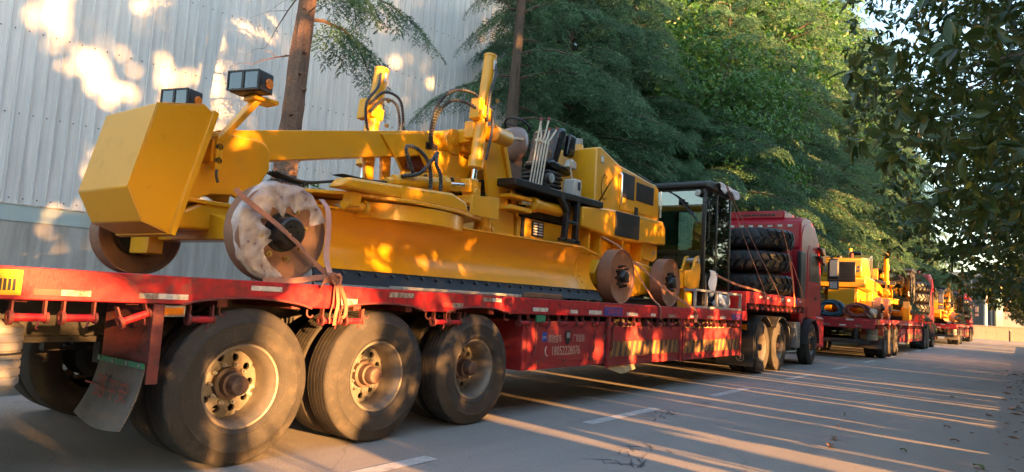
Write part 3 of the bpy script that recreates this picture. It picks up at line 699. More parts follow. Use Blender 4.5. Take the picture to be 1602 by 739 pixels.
def make_grader(label, group):
    t = thing('motor_grader', label, 'grader', (7.3, 5.95, DZ), group)
    # counterweight block
    cw = [(2.54, 2.69), (2.92, 2.775), (3.03, 2.70), (2.745, 1.66), (2.52, 1.735), (2.385, 1.99)]
    G().prism(cw, 'y', 5.50, 6.41).out('counterweight', YEL, t, bevel=.012)
    G().prism([(3.0, 2.745), (3.05, 2.725), (2.78, 1.64), (2.735, 1.655)], 'y', 5.47, 6.44).out('back_plate', YEL, t, bevel=.005)
    for y_ in (5.494, 6.416): G().tube([(3.0, y_, 2.70), (2.735, y_, 1.68)], .007, n=6).out('weld_bead', YEL, t)
    for a_, b_ in zip(cw, cw[1:]+cw[:1]): G().tube([(a_[0], 5.503, a_[1]), (b_[0], 5.503, b_[1])], .0045, n=6).out('weld_bead', YEL, t)
    # nose plates and upright
    for y in (5.73, 6.12):
        G().prism([(2.98, 2.52), (3.1, 2.62), (3.60, 2.64), (3.68, 2.62), (3.73, 2.55), (3.74, 2.38), (3.60, 2.12), (3.58, 1.98), (3.46, 1.98), (3.45, 2.06), (3.38, 2.09), (3.18, 2.06), (3.10, 2.02), (2.84, 1.86)], 'y', y, y+.05).out('nose_plate', YEL, t, bevel=.008)
    G().box(3.0, 3.62, 5.78, 6.12, 2.3, 2.56).out('nose_box', YEL, t, bevel=.01)
    G().box(2.85, 3.65, 5.60, 6.30, 1.955, 1.99).out('nose_shelf', YEL, t, bevel=.006)
    # drawbar ball plate under the nose and front axle
    G().prism([(2.80, 1.72), (3.25, 1.73), (3.7, 1.80), (3.7, 1.95), (3.3, 2.0), (3.05, 1.97), (2.82, 1.84)], 'y', 5.62, 6.28).out('drawbar_head', YEL, t, bevel=.03, seg=3)
    ax_z = DZ+WR
    G().prism([(5.15, ax_z-.07), (6.75, ax_z-.07), (6.75, ax_z+.07), (6.3, ax_z+.16), (5.6, ax_z+.16), (5.15, ax_z+.07)], 'x', 3.14, 3.36).out('front_axle', YEL, t, bevel=.012)
    for s, y in ((1, 4.98), (-1, 6.92)):
        k = G().box(3.12, 3.38, y-.06, y+.10 if s > 0 else y+.06, ax_z-.17, ax_z+.17); k.cyl((3.25, y, ax_z-.2), (3.25, y, ax_z+.2), .07, n=16); k.out('steering_knuckle', YEL, t, bevel=.012)
    G().cyl((3.45, 5.1, ax_z+.04), (3.45, 6.8, ax_z+.04), .025, n=10).out('tie_rod', STEEL, t)
    G().box(3.05, 3.2, 6.5, 6.85, ax_z-.2, ax_z+.05).out('axle_bracket', YEL, t, bevel=.01)
    steel_wheel(t, (3.27, 4.73, DZ+WR), front=True); steel_wheel(t, (3.20, 7.15, DZ+WR), flip=True, front=True)
    # head lamps on cranked brackets
    for y, yb in ((5.62, 5.30), (6.28, 6.45)):
        x0 = 3.10
        br = G().bar((x0, y if y > 6 else 5.55, 2.25), (x0, y if y > 6 else 5.55, 2.55), .10, .05, (1, 0, 0)); yy = y if y > 6 else 5.55
        br.bar((x0, yy, 2.5), (x0+.20, yb+.02, 2.90), .05, .10, (0, 1, 0)); br.box(x0+.12, x0+.36, yb-.06, yb+.12, 2.875, 2.915)
        br.bar((x0, yy, 2.42), (x0, 5.75 if y < 6 else 6.1, 2.42), .09, .2)
        br.out('lamp_bracket', YEL, t, bevel=.008)
        g = G()
        for z in (2.33, 2.45): g.cyl((x0, yy-.03, z), (x0, yy-.05, z), .03, n=16)
        g.out('bracket_bolt', BLKP, t)
        hous = G().box(3.12, 3.28, yb-.18, yb+.16, 2.915, 3.095).out('lamp_housing', BLKP, t, bevel=.018)
        for y0 in (yb-.168, yb-.005):
            G().box(3.108, 3.122, y0, y0+.152, 2.93, 3.08).out('reflector', PAPER, hous, bevel=.003)
            G().box(3.098, 3.107, y0-.004, y0+.156, 2.925, 3.085).out('lens', LENS, hous)
            g = G()
            for a, b, c_, d in ((y0-.006, y0+.158, 2.92, 2.934), (y0-.006, y0+.158, 3.078, 3.092), (y0-.006, y0+.006, 2.934, 3.078), (y0+.146, y0+.158, 2.934, 3.078)): g.box(3.09, 3.11, a, b, c_, d)
            g.out('bezel', BLKP, hous)
        G().lathe([(0, 0), (.04, 0), (.045, .006), (.045, .012)], (3.22, yb-.192, 3.0), (0, 1, 0), n=20).out('side_marker', AMBER, hous)
        piv = Vector((3.22, yb, 3.0))-BASE[t]; RM = Matrix.Translation(piv) @ Matrix.Rotation(R(17), 4, 'Z') @ Matrix.Translation(-piv)
        for q_ in [hous]+list(hous.children): q_.data.transform(RM)
        G().tube(spline([(x0, yy-.03, 2.27), (x0-.01, yy-.05, 2.2), (x0+.01, yy-.05, 2.14)], 8), .012, n=6).out('cable', HOSE, t)
    # goose-neck beam
    def bz(x): return 2.70+(x-3.4)*.232
    def bb(x): return 2.40+(x-3.4)*.232
    G().prism([(3.25, bz(3.25)), (6.62, bz(6.62)), (6.95, bz(6.62)-.05), (6.95, bb(6.62)), (5.7, bb(5.7)), (3.45, bb(3.45))], 'y', 5.80, 6.12).out('beam', YEL, t, bevel=.008)
    G().prism([(5.15, bz(5.15)-.035), (6.25, bz(6.25)-.02), (6.28, bb(6.28)+.03), (5.38, bb(5.38)-.02)], 'y', 5.775, 5.80).out('beam_doubler', YEL, t, bevel=.006)
    G().cyl((6.30, 5.70, bz(6.30)-.15), (6.30, 6.22, bz(6.30)-.15), .165, n=32).out('beam_boss', YEL, t, bevel=.008)
    G().cyl((6.30, 5.68, bz(6.30)-.15), (6.30, 5.70, bz(6.30)-.15), .06, n=6).out('boss_nut', YEL, t)
    G().box(6.42, 6.75, 5.66, 6.26, bz(6.6)-.30, bz(6.6)-.02).out('boss_block', YEL, t, bevel=.02)
    G().box(5.86, 6.06, 5.765, 5.776, 3.05, 3.13).out('hose_port', DARK, t)
    # cross yoke carrying the lift cylinders
    G().cyl((6.44, 5.22, 3.32), (6.85, 5.30, 3.34), .105, n=24).out('yoke_pivot', YEL, t, bevel=.01)
    G().prism([(6.7, 3.12), (7.2, 3.22), (7.2, 3.36), (7.05, 3.42), (6.7, 3.40)], 'y', 5.72, 6.2).out('yoke', YEL, t, bevel=.015)
    G().cyl((6.85, 5.30, 3.34), (6.9, 5.31, 3.34), .06, n=14).out('yoke_pin', YEL, t)
    G().box(6.2, 6.52, 5.32, 5.48, 3.22, 3.44).out('yoke_block', YEL, t, bevel=.02); G().box(5.6, 5.86, 6.36, 6.5, 3.1, 3.28).out('yoke_block', YEL, t, bevel=.02)
    G().bar((6.42, 5.4, 3.30), (6.5, 6.15, 3.28), .2, .16).out('yoke_beam', YEL, t, bevel=.015)
    for y0, ysn in ((5.28, 1), (6.58, -1)):
        dx = 0 if ysn > 0 else -.60
        c, a = lift_cylinder(t, (6.39+dx, y0, 4.30 if ysn > 0 else 4.14), (6.23+dx, y0, 2.86), (6.19+dx, y0, 2.56), .078 if ysn > 0 else .092)
        p = Vector((6.31+dx, y0, 3.46))
        G().obox(p+Vector((-.02, -.01, .07)), (.2, .19, .15), Matrix.Rotation(.1, 3, 'Y')).out('collar', YEL, c, bevel=.015)
        G().obox(p+Vector((-.14, -.02*ysn, .10)), (.10, .14, .26), Matrix.Rotation(.1, 3, 'Y')).out('valve_block', YEL, c, bevel=.008)
        g = G()
        for z in (3.40, 3.72): g.cyl((p.x+.13, y0-.1, z), (p.x+.13, y0-.13, z), .025, n=6)
        g.out('bolt', ZINC, c)
        tp = Vector((6.38+dx, y0-.085, 4.2 if ysn > 0 else 4.05))
        G().cyl(tp+Vector((-.0, 0, .02)), tp+Vector((0, -.0, -.1)), .022, n=10).out('hose_fitting', STEEL, c)
        if ysn > 0:
            hose(c, [tp, tp+Vector((-.01, -.03, -.18)), tp+Vector((-.10, -.04, -.4)), tp+Vector((-.12, -.03, -.65)), tp+Vector((-.1, -.01, -.78))])
            hose(c, [(6.36, 5.18, 3.56), (6.34, 5.14, 3.35), (6.30, 5.15, 3.1), (6.29, 5.17, 2.95)])
        else:
            hose(c, [tp+Vector((-.08, 0, 0)), tp+Vector((-.13, -.02, -.2)), tp+Vector((-.30, -.03, -.45)), tp+Vector((-.26, -.02, -.72)), tp+Vector((-.14, 0, -.86))])
            hose(c, [(5.54, 6.48, 3.60), (5.68, 6.38, 3.78), (5.88, 6.3, 3.72), (5.95, 6.28, 3.4), (5.95, 6.28, 3.2)])
            hose(c, [(5.54, 6.46, 3.50), (5.66, 6.36, 3.68), (5.80, 6.28, 3.64), (5.87, 6.26, 3.4), (5.87, 6.26, 3.2)])
    hose(t, [(6.20, 5.20, 3.66), (6.05, 5.28, 3.74), (5.88, 5.42, 3.72), (5.80, 5.56, 3.55), (5.82, 5.66, 3.28), (5.88, 5.72, 3.12), (5.98, 5.76, 3.09)], .02)
    hose(t, [(6.18, 5.20, 3.52), (6.05, 5.30, 3.60), (5.92, 5.44, 3.62), (5.85, 5.58, 3.48), (5.86, 5.68, 3.26), (5.92, 5.73, 3.13), (6.02, 5.77, 3.10)], .02)
    # saddle under the beam
    for y in (5.72, 6.15):
        G().prism([(5.72, 3.0), (6.35, 3.10), (6.70, 3.02), (6.55, 2.72), (6.2, 2.62), (5.95, 2.70)], 'y', y, y+.05).out('saddle_plate', YEL, t, bevel=.008)
    G().box(5.9, 6.35, 5.775, 6.145, 2.83, 2.95).out('saddle_opening', DRUST, t)
    g = G().prism([(5.35, 2.50), (6.75, 2.62), (6.75, 2.78), (5.9, 2.74), (5.35, 2.66)], 'y', 5.60, 5.66); so = g.out('link_bar', YEL, t, bevel=.008)
    g = G()
    for x in (5.72, 5.95, 6.18, 6.42): g.cyl((x, 5.596, 2.56+(x-5.35)*.1+.06), (x, 5.60, 2.56+(x-5.35)*.1+.06), .038, n=18)
    g.out('link_hole', DARK, so)
    for x in (5.12, 5.38): G().prism([(x, 3.0), (x+.14, 3.03), (x+.16, 2.44), (x+.05, 2.44)], 'y', 6.0, 6.06).out('hanger', YEL, t, bevel=.006)
    # side-shift cylinder
    c = G().cyl((4.95, 5.32, 2.46), (5.72, 5.30, 2.56), .075, n=24); c.cyl((5.66, 5.30, 2.552), (5.75, 5.30, 2.564), .095, n=24); c.cyl((4.86, 5.32, 2.44), (4.96, 5.32, 2.46), .05, n=16)
    so = c.out('side_shift_cylinder', YEL, t, bevel=.006)
    G().cyl((5.75, 5.30, 2.564), (6.10, 5.29, 2.61), .036, n=16).out('rod', CHROME, so)
    G().obox((6.16, 5.29, 2.615), (.16, .16, .17), Matrix.Rotation(-.1, 3, 'Y')).out('rod_eye', YEL, so, bevel=.02)
    hose(t, [(5.25, 5.3, 2.55), (5.05, 5.2, 2.68), (5.0, 5.2, 2.84), (5.2, 5.2, 2.83), (5.36, 5.2, 2.70), (5.40, 5.2, 2.45), (5.36, 5.2, 2.34)], .02)
    hose(t, [(5.0, 5.25, 2.52), (5.2, 5.2, 2.58), (5.34, 5.18, 2.72), (5.42, 5.15, 2.86)], .02)
    hose(t, [(5.42, 5.15, 2.86), (5.38, 5.12, 2.72), (5.46, 5.12, 2.6), (5.48, 5.12, 2.4)], .02)
    # drawbar (A-frame), circle, top plate
    G().prism([(3.35, 1.80), (3.6, 2.02), (4.2, 2.17), (5.0, 2.30), (6.1, 2.36), (6.4, 2.36), (6.4, 2.26), (5.0, 2.15), (4.2, 1.99), (3.6, 1.76)], 'y', 5.62, 6.28).out('drawbar', YEL, t, bevel=.02, seg=3)
    G().prism([(4.25, 5.15), (4.9, 4.93), (5.6, 4.93), (6.25, 5.15), (6.45, 5.6), (6.45, 6.3), (6.25, 6.75), (5.6, 6.97), (4.9, 6.97), (4.25, 6.75), (3.75, 6.15), (3.75, 5.75)], 'z', 2.20, 2.235).out('drawbar_plate', YEL, t, bevel=.006)
    G().prism([(4.0, 2.235), (4.1, 2.34), (5.55, 2.42), (5.8, 2.35), (5.85, 2.235)], 'y', 5.00, 5.20).out('drawbar_arm', YEL, t, bevel=.03, seg=3)
    G().cyl((4.82, 4.993, 2.305), (4.82, 5.001, 2.305), .075, n=6).out('arm_nut_plate', YEL, t)
    G().prism([(5.95, 2.235), (5.95, 2.46), (6.45, 2.50), (6.45, 2.235)], 'y', 5.05, 5.09).out('arm_web', YEL, t, bevel=.004)
    G().lathe([(.80, 2.02), (1.02, 2.02), (1.02, 2.185), (.80, 2.185)], (5.30, 5.95, 0), (0, 0, 1), n=72, closed=True).out('turning_circle', YEL, t, bevel=.005)
    for x, y in ((4.30, 5.15), (6.36, 5.22), (4.3, 6.7), (6.3, 6.7)):
        g = G().cyl((x-.12, y, 2.10), (x+.12, y, 2.10), .05, n=14); g.cyl((x+.12, y, 2.10), (x+.16, y, 2.10), .075, n=14); g.obox((x-.02, y, 2.16), (.12, .14, .14), Matrix.Identity(3)); g.out('circle_guide', YEL, t, bevel=.01)
    g = G().cyl((6.36, 5.2, 2.12), (6.36, 5.2, 2.34), .09, n=18); g.out('circle_motor', YEL, t, bevel=.01)
    for k in range(4):
        hose(t, [(3.72, 5.6+.05*k, 2.36), (4.0, 5.5+.06*k, 2.30), (4.5, 5.4+.06*k, 2.40), (5.0, 5.3+.05*k, 2.44), (5.45, 5.3+.03*k, 2.40)], .014, rings=False)
    G().box(4.3, 5.5, 5.34, 5.5, 2.42, 2.428).out('hose_cover', BLKP, t)
    hose(t, [(3.62, 5.7, 2.18), (3.75, 5.66, 2.28), (3.95, 5.6, 2.26), (4.05, 5.55, 2.30)], .02); hose(t, [(3.58, 5.68, 2.02), (3.60, 5.66, 2.16), (3.68, 5.66, 2.22)], .02)
    G().box(3.75, 4.0, 5.5, 5.66, 2.16, 2.24).out('grease_block', YEL, t, bevel=.01)
    # moldboard
    A = Vector((4.05, 5.50, 0)); Bv = Vector((8.62, 5.03, 0)); dv = (Bv-A).normalized(); nv = Vector((dv.y, -dv.x, 0))   # faces the road
    sec = []; n = 14
    for i in range(n+1):                      # concave curve: (offset towards road, z)
        u = i/n; sec.append((.16*(2*u-1)**2-.02+.05*(1-u), 1.46+.60*u))
    def blade_sheet(x0, x1, th, secp):
        vs_ = []; fs = []
        L = [A+dv*x0, A+dv*x1]
        for p in L:
            for o_, z in secp: q = p+nv*o_; vs_.append((q.x, q.y, z))
            for o_, z in reversed(secp): q = p+nv*(o_-th); vs_.append((q.x, q.y, z))
        m_ = len(secp)*2
        fs = [tuple(range(m_)), tuple(range(2*m_-1, m_-1, -1))]+[(i, m_+i, m_+(i+1) % m_, (i+1) % m_) for i in range(m_)]
        return G().add(vs_, fs)
    Lb = (Bv-A).length
    mb = blade_sheet(0, Lb-.34, .02, sec).out('moldboard', YEL, t, ang=30)
    ep = blade_sheet(Lb-.34, Lb, .026, [(o_+.006, z) for o_, z in sec if z < 1.98]).out('end_plate', YEL, t, ang=30)
    g = G()
    for k in range(5):
        q = A+dv*(Lb-.26)+nv*(sec[2*k+1][0]+.008); g.cyl(q+Vector((0, 0, sec[2*k+1][1])), q+nv*.01+Vector((0, 0, sec[2*k+1][1])), .016, n=10)
    g.out('end_plate_bolt', YEL, ep)
    q0 = A+nv*.19; q1 = A+dv*(Lb-.5)+nv*.19
    G().bar(q0+Vector((0, 0, 2.065)), q1+Vector((0, 0, 2.065)), .10, .018).out('top_flange', YEL, t, bevel=.003)
    q2 = A+dv*Lb+nv*.16
    G().bar(q1+Vector((0, 0, 2.064)), q2+Vector((0, 0, 1.985)), .09, .018).out('top_flange', YEL, t, bevel=.003)
    ce = blade_sheet(-.02, Lb-.02, .03, [(.28, 1.345), (.235, 1.42), (.205, 1.47), (.20, 1.49)]).out('cutting_edge', BLADE, t, bevel=.004)
    g = G(); k = 0
    while .1+k*.2 < Lb-.1:
        q = A+dv*(.1+k*.2)+nv*.218; g.cyl(q+Vector((0, 0, 1.455)), q+nv*.014+Vector((0, 0, 1.462)), .019, n=12); k += 1
    g.out('edge_bolt', BLK, ce)
    # rear frame, articulation leg and mast
    for y in (5.50, 6.36):
        G().prism([(6.62, 3.30), (6.98, 3.42), (7.36, 2.42), (7.40, 2.05), (7.06, 2.02), (6.86, 2.3)], 'y', y, y+.05).out('mast_plate', YEL, t, bevel=.006)
    G().prism([(6.95, 3.40), (7.03, 3.40), (7.42, 2.42), (7.36, 2.40)], 'y', 5.46, 6.45).out('mast_web', YEL, t, bevel=.004)
    G().box(6.98, 7.4, 5.55, 6.36, 2.0, 2.45).out('mast_base', YEL, t, bevel=.01)
    G().box(7.02, 7.5, 5.30, 5.52, 2.46, 2.52).out('hinge_ear', YEL, t, bevel=.01); G().box(7.02, 7.5, 5.30, 5.52, 2.62, 2.67).out('hinge_ear', YEL, t, bevel=.01)
    G().box(7.4, 8.6, 5.45, 6.5, 1.85, 2.42).out('rear_frame', YEL, t, bevel=.015)
    G().box(7.46, 7.54, 5.44, 5.45, 2.0, 2.42).out('gap_strip', BLKP, t)
    lb = G().box(7.72, 8.0, 5.435, 5.45, 2.18, 2.40).out('data_plate', BLK, t)
    for k in range(5):
        for x in (7.745, 7.87): G().box(x, x+.1, 5.432, 5.435, 2.205+k*.038, 2.225+k*.038).out('plate_text', WHITE, lb)
    G().box(7.62, 8.1, 5.30, 5.42, 2.06, 2.11).out('red_pipe', REDTAPE, t, bevel=.01)
    c = G().cyl((7.58, 5.36, 2.60), (8.25, 5.34, 2.60), .085, n=24); c.cyl((7.55, 5.36, 2.60), (7.66, 5.358, 2.60), .105, n=24); c.cyl((8.25, 5.34, 2.60), (8.32, 5.34, 2.60), .06, n=18)
    so = c.out('articulation_cylinder', YEL, t, bevel=.006); G().cyl((7.3, 5.37, 2.6), (7.56, 5.36, 2.60), .04, n=16).out('rod', CHROME, so)
    hose(t, [(8.28, 5.30, 2.68), (8.34, 5.28, 2.73), (8.45, 5.3, 2.7), (8.6, 5.4, 2.66)], .016)
    # operator platform
    pl = G().prism([(6.95, 5.20), (8.15, 5.20), (9.15, 5.13), (9.15, 6.75), (6.95, 6.75)], 'z', 2.76, 2.86).out('platform', BLK, t, bevel=.012)
    G().box(7.2, 8.9, 5.5, 6.5, 2.45, 2.75).out('platform_underside', DARK, t)
    g = G(); g.bar((8.05, 5.22, 2.78), (8.28, 5.22, 2.55), .08, .07); g.bar((8.25, 5.22, 2.58), (8.2, 5.22, 2.16), .08, .07); g.bar((8.52, 5.22, 2.78), (8.5, 5.22, 2.16), .08, .07)
    g.box(8.1, 8.6, 5.18, 5.26, 2.15, 2.2); g.box(8.2, 8.52, 5.17, 5.25, 2.42, 2.46); g.out('step_frame', BLK, t, bevel=.006)
    # steering column with wrapped dash pod
    prof = [(7.50, 2.86), (7.48, 3.28), (7.56, 3.40), (7.88, 3.40), (7.88, 3.10), (7.82, 2.86)]
    G().prism(prof, 'y', 5.78, 6.02).out('steering_column', CONS, t, bevel=.03, seg=3)
    vs_ = []; fs = []; nu, nv_ = 16, 12
    for i in range(nu):
        a = 2*math.pi*i/nu
        for j in range(nv_+1):
            b = -math.pi/2+math.pi*j/nv_; ca = abs(math.cos(b))**.7
            vs_.append((7.72+.27*ca*math.cos(a)*(1.0), 5.90+.26*ca*math.sin(a), 3.50+.27*math.sin(b)+.1*ca*math.cos(a)))
    for i in range(nu):
        for j in range(nv_): k = (i+1) % nu; fs.append((i*(nv_+1)+j, k*(nv_+1)+j, k*(nv_+1)+j+1, i*(nv_+1)+j+1))
    dp = G().add(vs_, fs).out('dash_pod', CONS, t, ang=80)
    G().bar((7.44, 5.70, 3.54), (7.66, 5.635, 3.56), .008, .03).out('pod_strip', IVORY, dp)
    sw = G().lathe([(.19+.016*math.cos(a), .016*math.sin(a)) for a in [2*math.pi*k/8 for k in range(8)]], (7.98, 6.0, 3.86), (.45, 0, .9), n=36, closed=True)
    for k in range(3): a = k*2.1; sw.cyl((7.98, 6.0, 3.86), (7.98+.17*math.cos(a), 6.0+.19*math.sin(a), 3.86-.085*math.cos(a)), .012, n=6)
    sw.cyl((7.85, 6.0, 3.6), (7.98, 6.0, 3.86), .03, n=10); sw.out('steering_wheel', BLKP, t)
    # lever bank
    for k in range(5):
        x0 = 7.62+.055*k; y0 = 5.46-.01*k
        kink = [(x0, y0, 2.86), (x0+.14, y0, 3.58), (x0+.15+.01*k, y0, 3.62)]
        tip = [(.19, 3.86), (.14, 3.80), (.24, 3.90), (.23, 3.76), (.32, 3.80)][k]
        lv = G().tube([*kink, (x0+tip[0]+.02, y0+.02*(k % 2), tip[1])], .012, n=8).out('lever', IVORY, t)
        q = Vector((x0+tip[0]+.02, y0+.02*(k % 2), tip[1])); G().lathe([(0, .035), (.018, .03), (.024, .012), (.022, -.01), (.012, -.02), (0, -.02)], q, (0, 0, 1), n=14).out('knob', REDHOSE, lv)
    G().box(7.74, 8.02, 5.43, 5.49, 3.53, 3.57).out('lever_bracket', IVORY, t)
    lp = G().lathe([(0, -.005), (.07, 0), (.08, .01), (.08, .05), (.05, .08), (0, .08)], (7.72, 5.16, 2.98), (0, 1, 0), n=24).out('work_lamp', BLKP, t)
    G().lathe([(0, -.012), (.066, -.008), (.066, -.001)], (7.72, 5.16, 2.98), (0, 1, 0), n=24).out('lens', PAPER, lp); G().box(7.69, 7.75, 5.2, 5.24, 2.84, 2.92).out('bracket', BLKP, lp)
    # seat
    st = G().prism([(8.35, 3.30), (8.95, 3.24), (9.0, 3.34), (8.45, 3.44), (8.34, 3.40)], 'y', 5.62, 6.12).out('seat_cushion', SEATM, t, bevel=.05, seg=3)
    G().prism([(8.42, 3.36), (8.58, 3.36), (8.80, 3.94), (8.70, 3.98), (8.55, 3.92)], 'y', 5.62, 6.12).out('backrest', SEATM, t, bevel=.05, seg=3)
    G().prism([(8.80, 3.55), (9.0, 3.55), (9.06, 3.90), (8.86, 3.92)], 'y', 5.60, 5.72).out('armrest', SEATM, t, bevel=.04, seg=3)
    for k in range(6): G().box(8.30+.02*(k % 2), 8.72-.02*(k % 2), 5.62, 6.1, 2.87+k*.065, 2.925+k*.065).out('seat_bellows', BLKP, t, bevel=.02)
    G().box(8.62, 8.82, 5.33, 5.55, 2.87, 3.15).out('side_console', BEIGE, t, bevel=.03)
    G().box(8.70, 8.76, 5.322, 5.331, 2.98, 3.10).out('console_slot', BLKP, t)
    G().tube([(8.74, 5.45, 3.1), (8.66, 5.45, 3.3), (8.62, 5.44, 3.45)], .012, n=6).out('console_stalk', IVORY, t)
    G().prism([(8.72, 3.36), (8.95, 3.34), (8.95, 3.46), (8.82, 3.5)], 'y', 5.52, 5.64).out('seat_bracket', BEIGE, t, bevel=.02)
    # engine hood
    H0 = 9.17
    hood = G().prism([(H0, 2.70), (H0, 3.74), (H0+.12, 3.77), (9.95, 3.60), (11.36, 3.50), (11.48, 3.44), (11.52, 3.10), (11.52, 2.82), (H0, 2.75)], 'y', 5.30, 6.60).out('engine_hood', YEL, t, bevel=.035, seg=3)
    G().prism([(9.98, 2.86), (9.98, 3.53), (11.34, 3.44), (11.42, 3.36), (11.42, 2.92)], 'y', 5.285, 5.302).out('hood_side_door', YEL, t, bevel=.01)
    for x0, x1, z0, z1 in ((10.02, 10.46, 3.08, 3.50), (10.54, 11.22, 3.10, 3.42)):
        vf = G().box(x0, x1, 5.272, 5.288, z0, z1).out('hood_vent', BLKP, t, bevel=.02)
        for k in range(8):
            z = z0+.04+k*(z1-z0-.08)/7; G().box(x0+.04, x1-.04, 5.266, 5.2715, z-.006, z+.006).out('vent_slat', DARK, vf)
    G().tube([(9.90, 5.24, 2.95), (9.90, 5.22, 3.0), (9.90, 5.22, 3.42), (9.90, 5.26, 3.46)], .016, n=8).out('grab_handle', CHROME, t)
    G().tube([(10.5, 5.25, 3.54), (11.1, 5.25, 3.49)], .016, n=8).out('grab_handle', BLKP, t); G().tube([(11.47, 5.25, 2.92), (11.47, 5.25, 3.40)], .018, n=8).out('grab_handle', CHROME, t)
    G().tube([(9.45+.11*math.cos(a), 5.292, 3.15+.2*math.sin(a)) for a in [R(50+26*k) for k in range(11)]], .006, n=5).out('wire_loop', DARK, t)
    G().box(9.30, 9.38, 5.285, 5.30, 3.52, 3.64).out('reflector', WHITE, t, bevel=.01)
    G().box(10.50, 10.62, 5.272, 5.285, 2.80, 2.98).out('latch_plate', BLKP, t, bevel=.006)
    cp = G().cyl((9.32, 5.75, 3.75), (9.32, 5.75, 3.84), .10, .085, n=20).out('filler_neck', YEL, t); G().cyl((9.32, 5.75, 3.84), (9.32, 5.75, 3.94), .075, n=20).out('filler_cap', GREYP, cp, bevel=.01)
    ex = G().cyl((10.6, 6.1, 3.52), (10.6, 6.1, 3.74), .07, n=18).out('exhaust_stack', DRUST, t); G().cyl((11.2, 5.8, 3.44), (11.2, 5.8, 3.58), .10, n=18).out('precleaner', BLKP, t, bevel=.02)
    # lower body with radiator side grille
    low = G().prism([(8.62, 2.42), (8.62, 2.72), (9.45, 2.80), (11.42, 2.84), (11.55, 2.74), (11.57, 2.42), (9.9, 2.34)], 'y', 5.17, 6.73).out('lower_body', YEL, t, bevel=.03, seg=3)
    gl = G().prism([(9.62, 2.40), (9.62, 2.79), (10.46, 2.81), (10.46, 2.40)], 'y', 5.15, 5.175).out('side_grille', BLKP, t, bevel=.02)
    for k in range(12): z = 2.435+k*.031; G().box(9.67, 10.39, 5.143, 5.149, z-.005, z+.005).out('grille_bar', DARK, gl)
    # rear face: radiator grille and lamps (seen on the grader that travels the other way round)
    rg = G().box(11.54, 11.60, 5.48, 6.42, 2.62, 3.34).out('radiator_frame', BLK, t, bevel=.02)
    for k in range(12): G().box(11.605, 11.625, 5.54, 6.36, 2.66+k*.053, 2.685+k*.053).out('radiator_slat', BLKP, rg)
    for y in (5.40, 6.50):
        for z in (3.02, 3.15): G().lathe([(0, 0), (.05, 0), (.05, .03)], (11.535, y, z), (1, 0, 0), n=16).out('tail_lamp', PAPER, t)
    G().box(8.6, 11.4, 5.45, 6.45, 1.9, 2.42).out('engine_frame', YEL, t, bevel=.015)
    for x in (8.95, 9.3, 10.05, 10.75): G().box(x, x+.05, 5.25, 5.46, 2.05, 2.42).out('frame_rib', YEL, t, bevel=.004)
    G().prism([(10.7, 2.4), (11.5, 2.4), (11.5, 2.18), (11.35, 2.1), (10.95, 2.12)], 'y', 5.30, 5.36).out('tow_ear', YEL, t, bevel=.01)
    G().cyl((11.36, 5.296, 2.27), (11.36, 5.30, 2.27), .045, n=18).out('ear_hole', GALV, t)
    # tandem drive
    for y0, y1, s in ((5.02, 5.24, 1), (6.66, 6.88, -1)):
        td = G().prism([(8.87, 1.58), (8.77, 1.75), (8.9, 1.95), (9.6, 2.0), (10.2, 2.02), (11.0, 1.95), (11.17, 1.75), (11.04, 1.56), (10.0, 1.44)], 'y', y0, y1).out('tandem_case', YEL, t, bevel=.02)
        yy = y0-.05 if s > 0 else y1+.05
        G().cyl((9.97, yy, 1.74), (9.97, 5.95, 1.74), .26, n=28).out('tandem_pivot', YEL, td, bevel=.01)
        for x in (9.10, 10.85):
            G().cyl((x, yy-.02*s, ax_z), (x, 5.5 if s > 0 else 6.4, ax_z), .2, n=24).out('hub_case', YEL, td)
            steel_wheel(t, (x, 4.73 if s > 0 else 7.17, ax_z), flip=(s < 0))
    G().box(11.41, 11.62, 5.5, 6.4, 1.75, 2.38).out('rear_bumper_beam', YEL, t, bevel=.02)
    return t

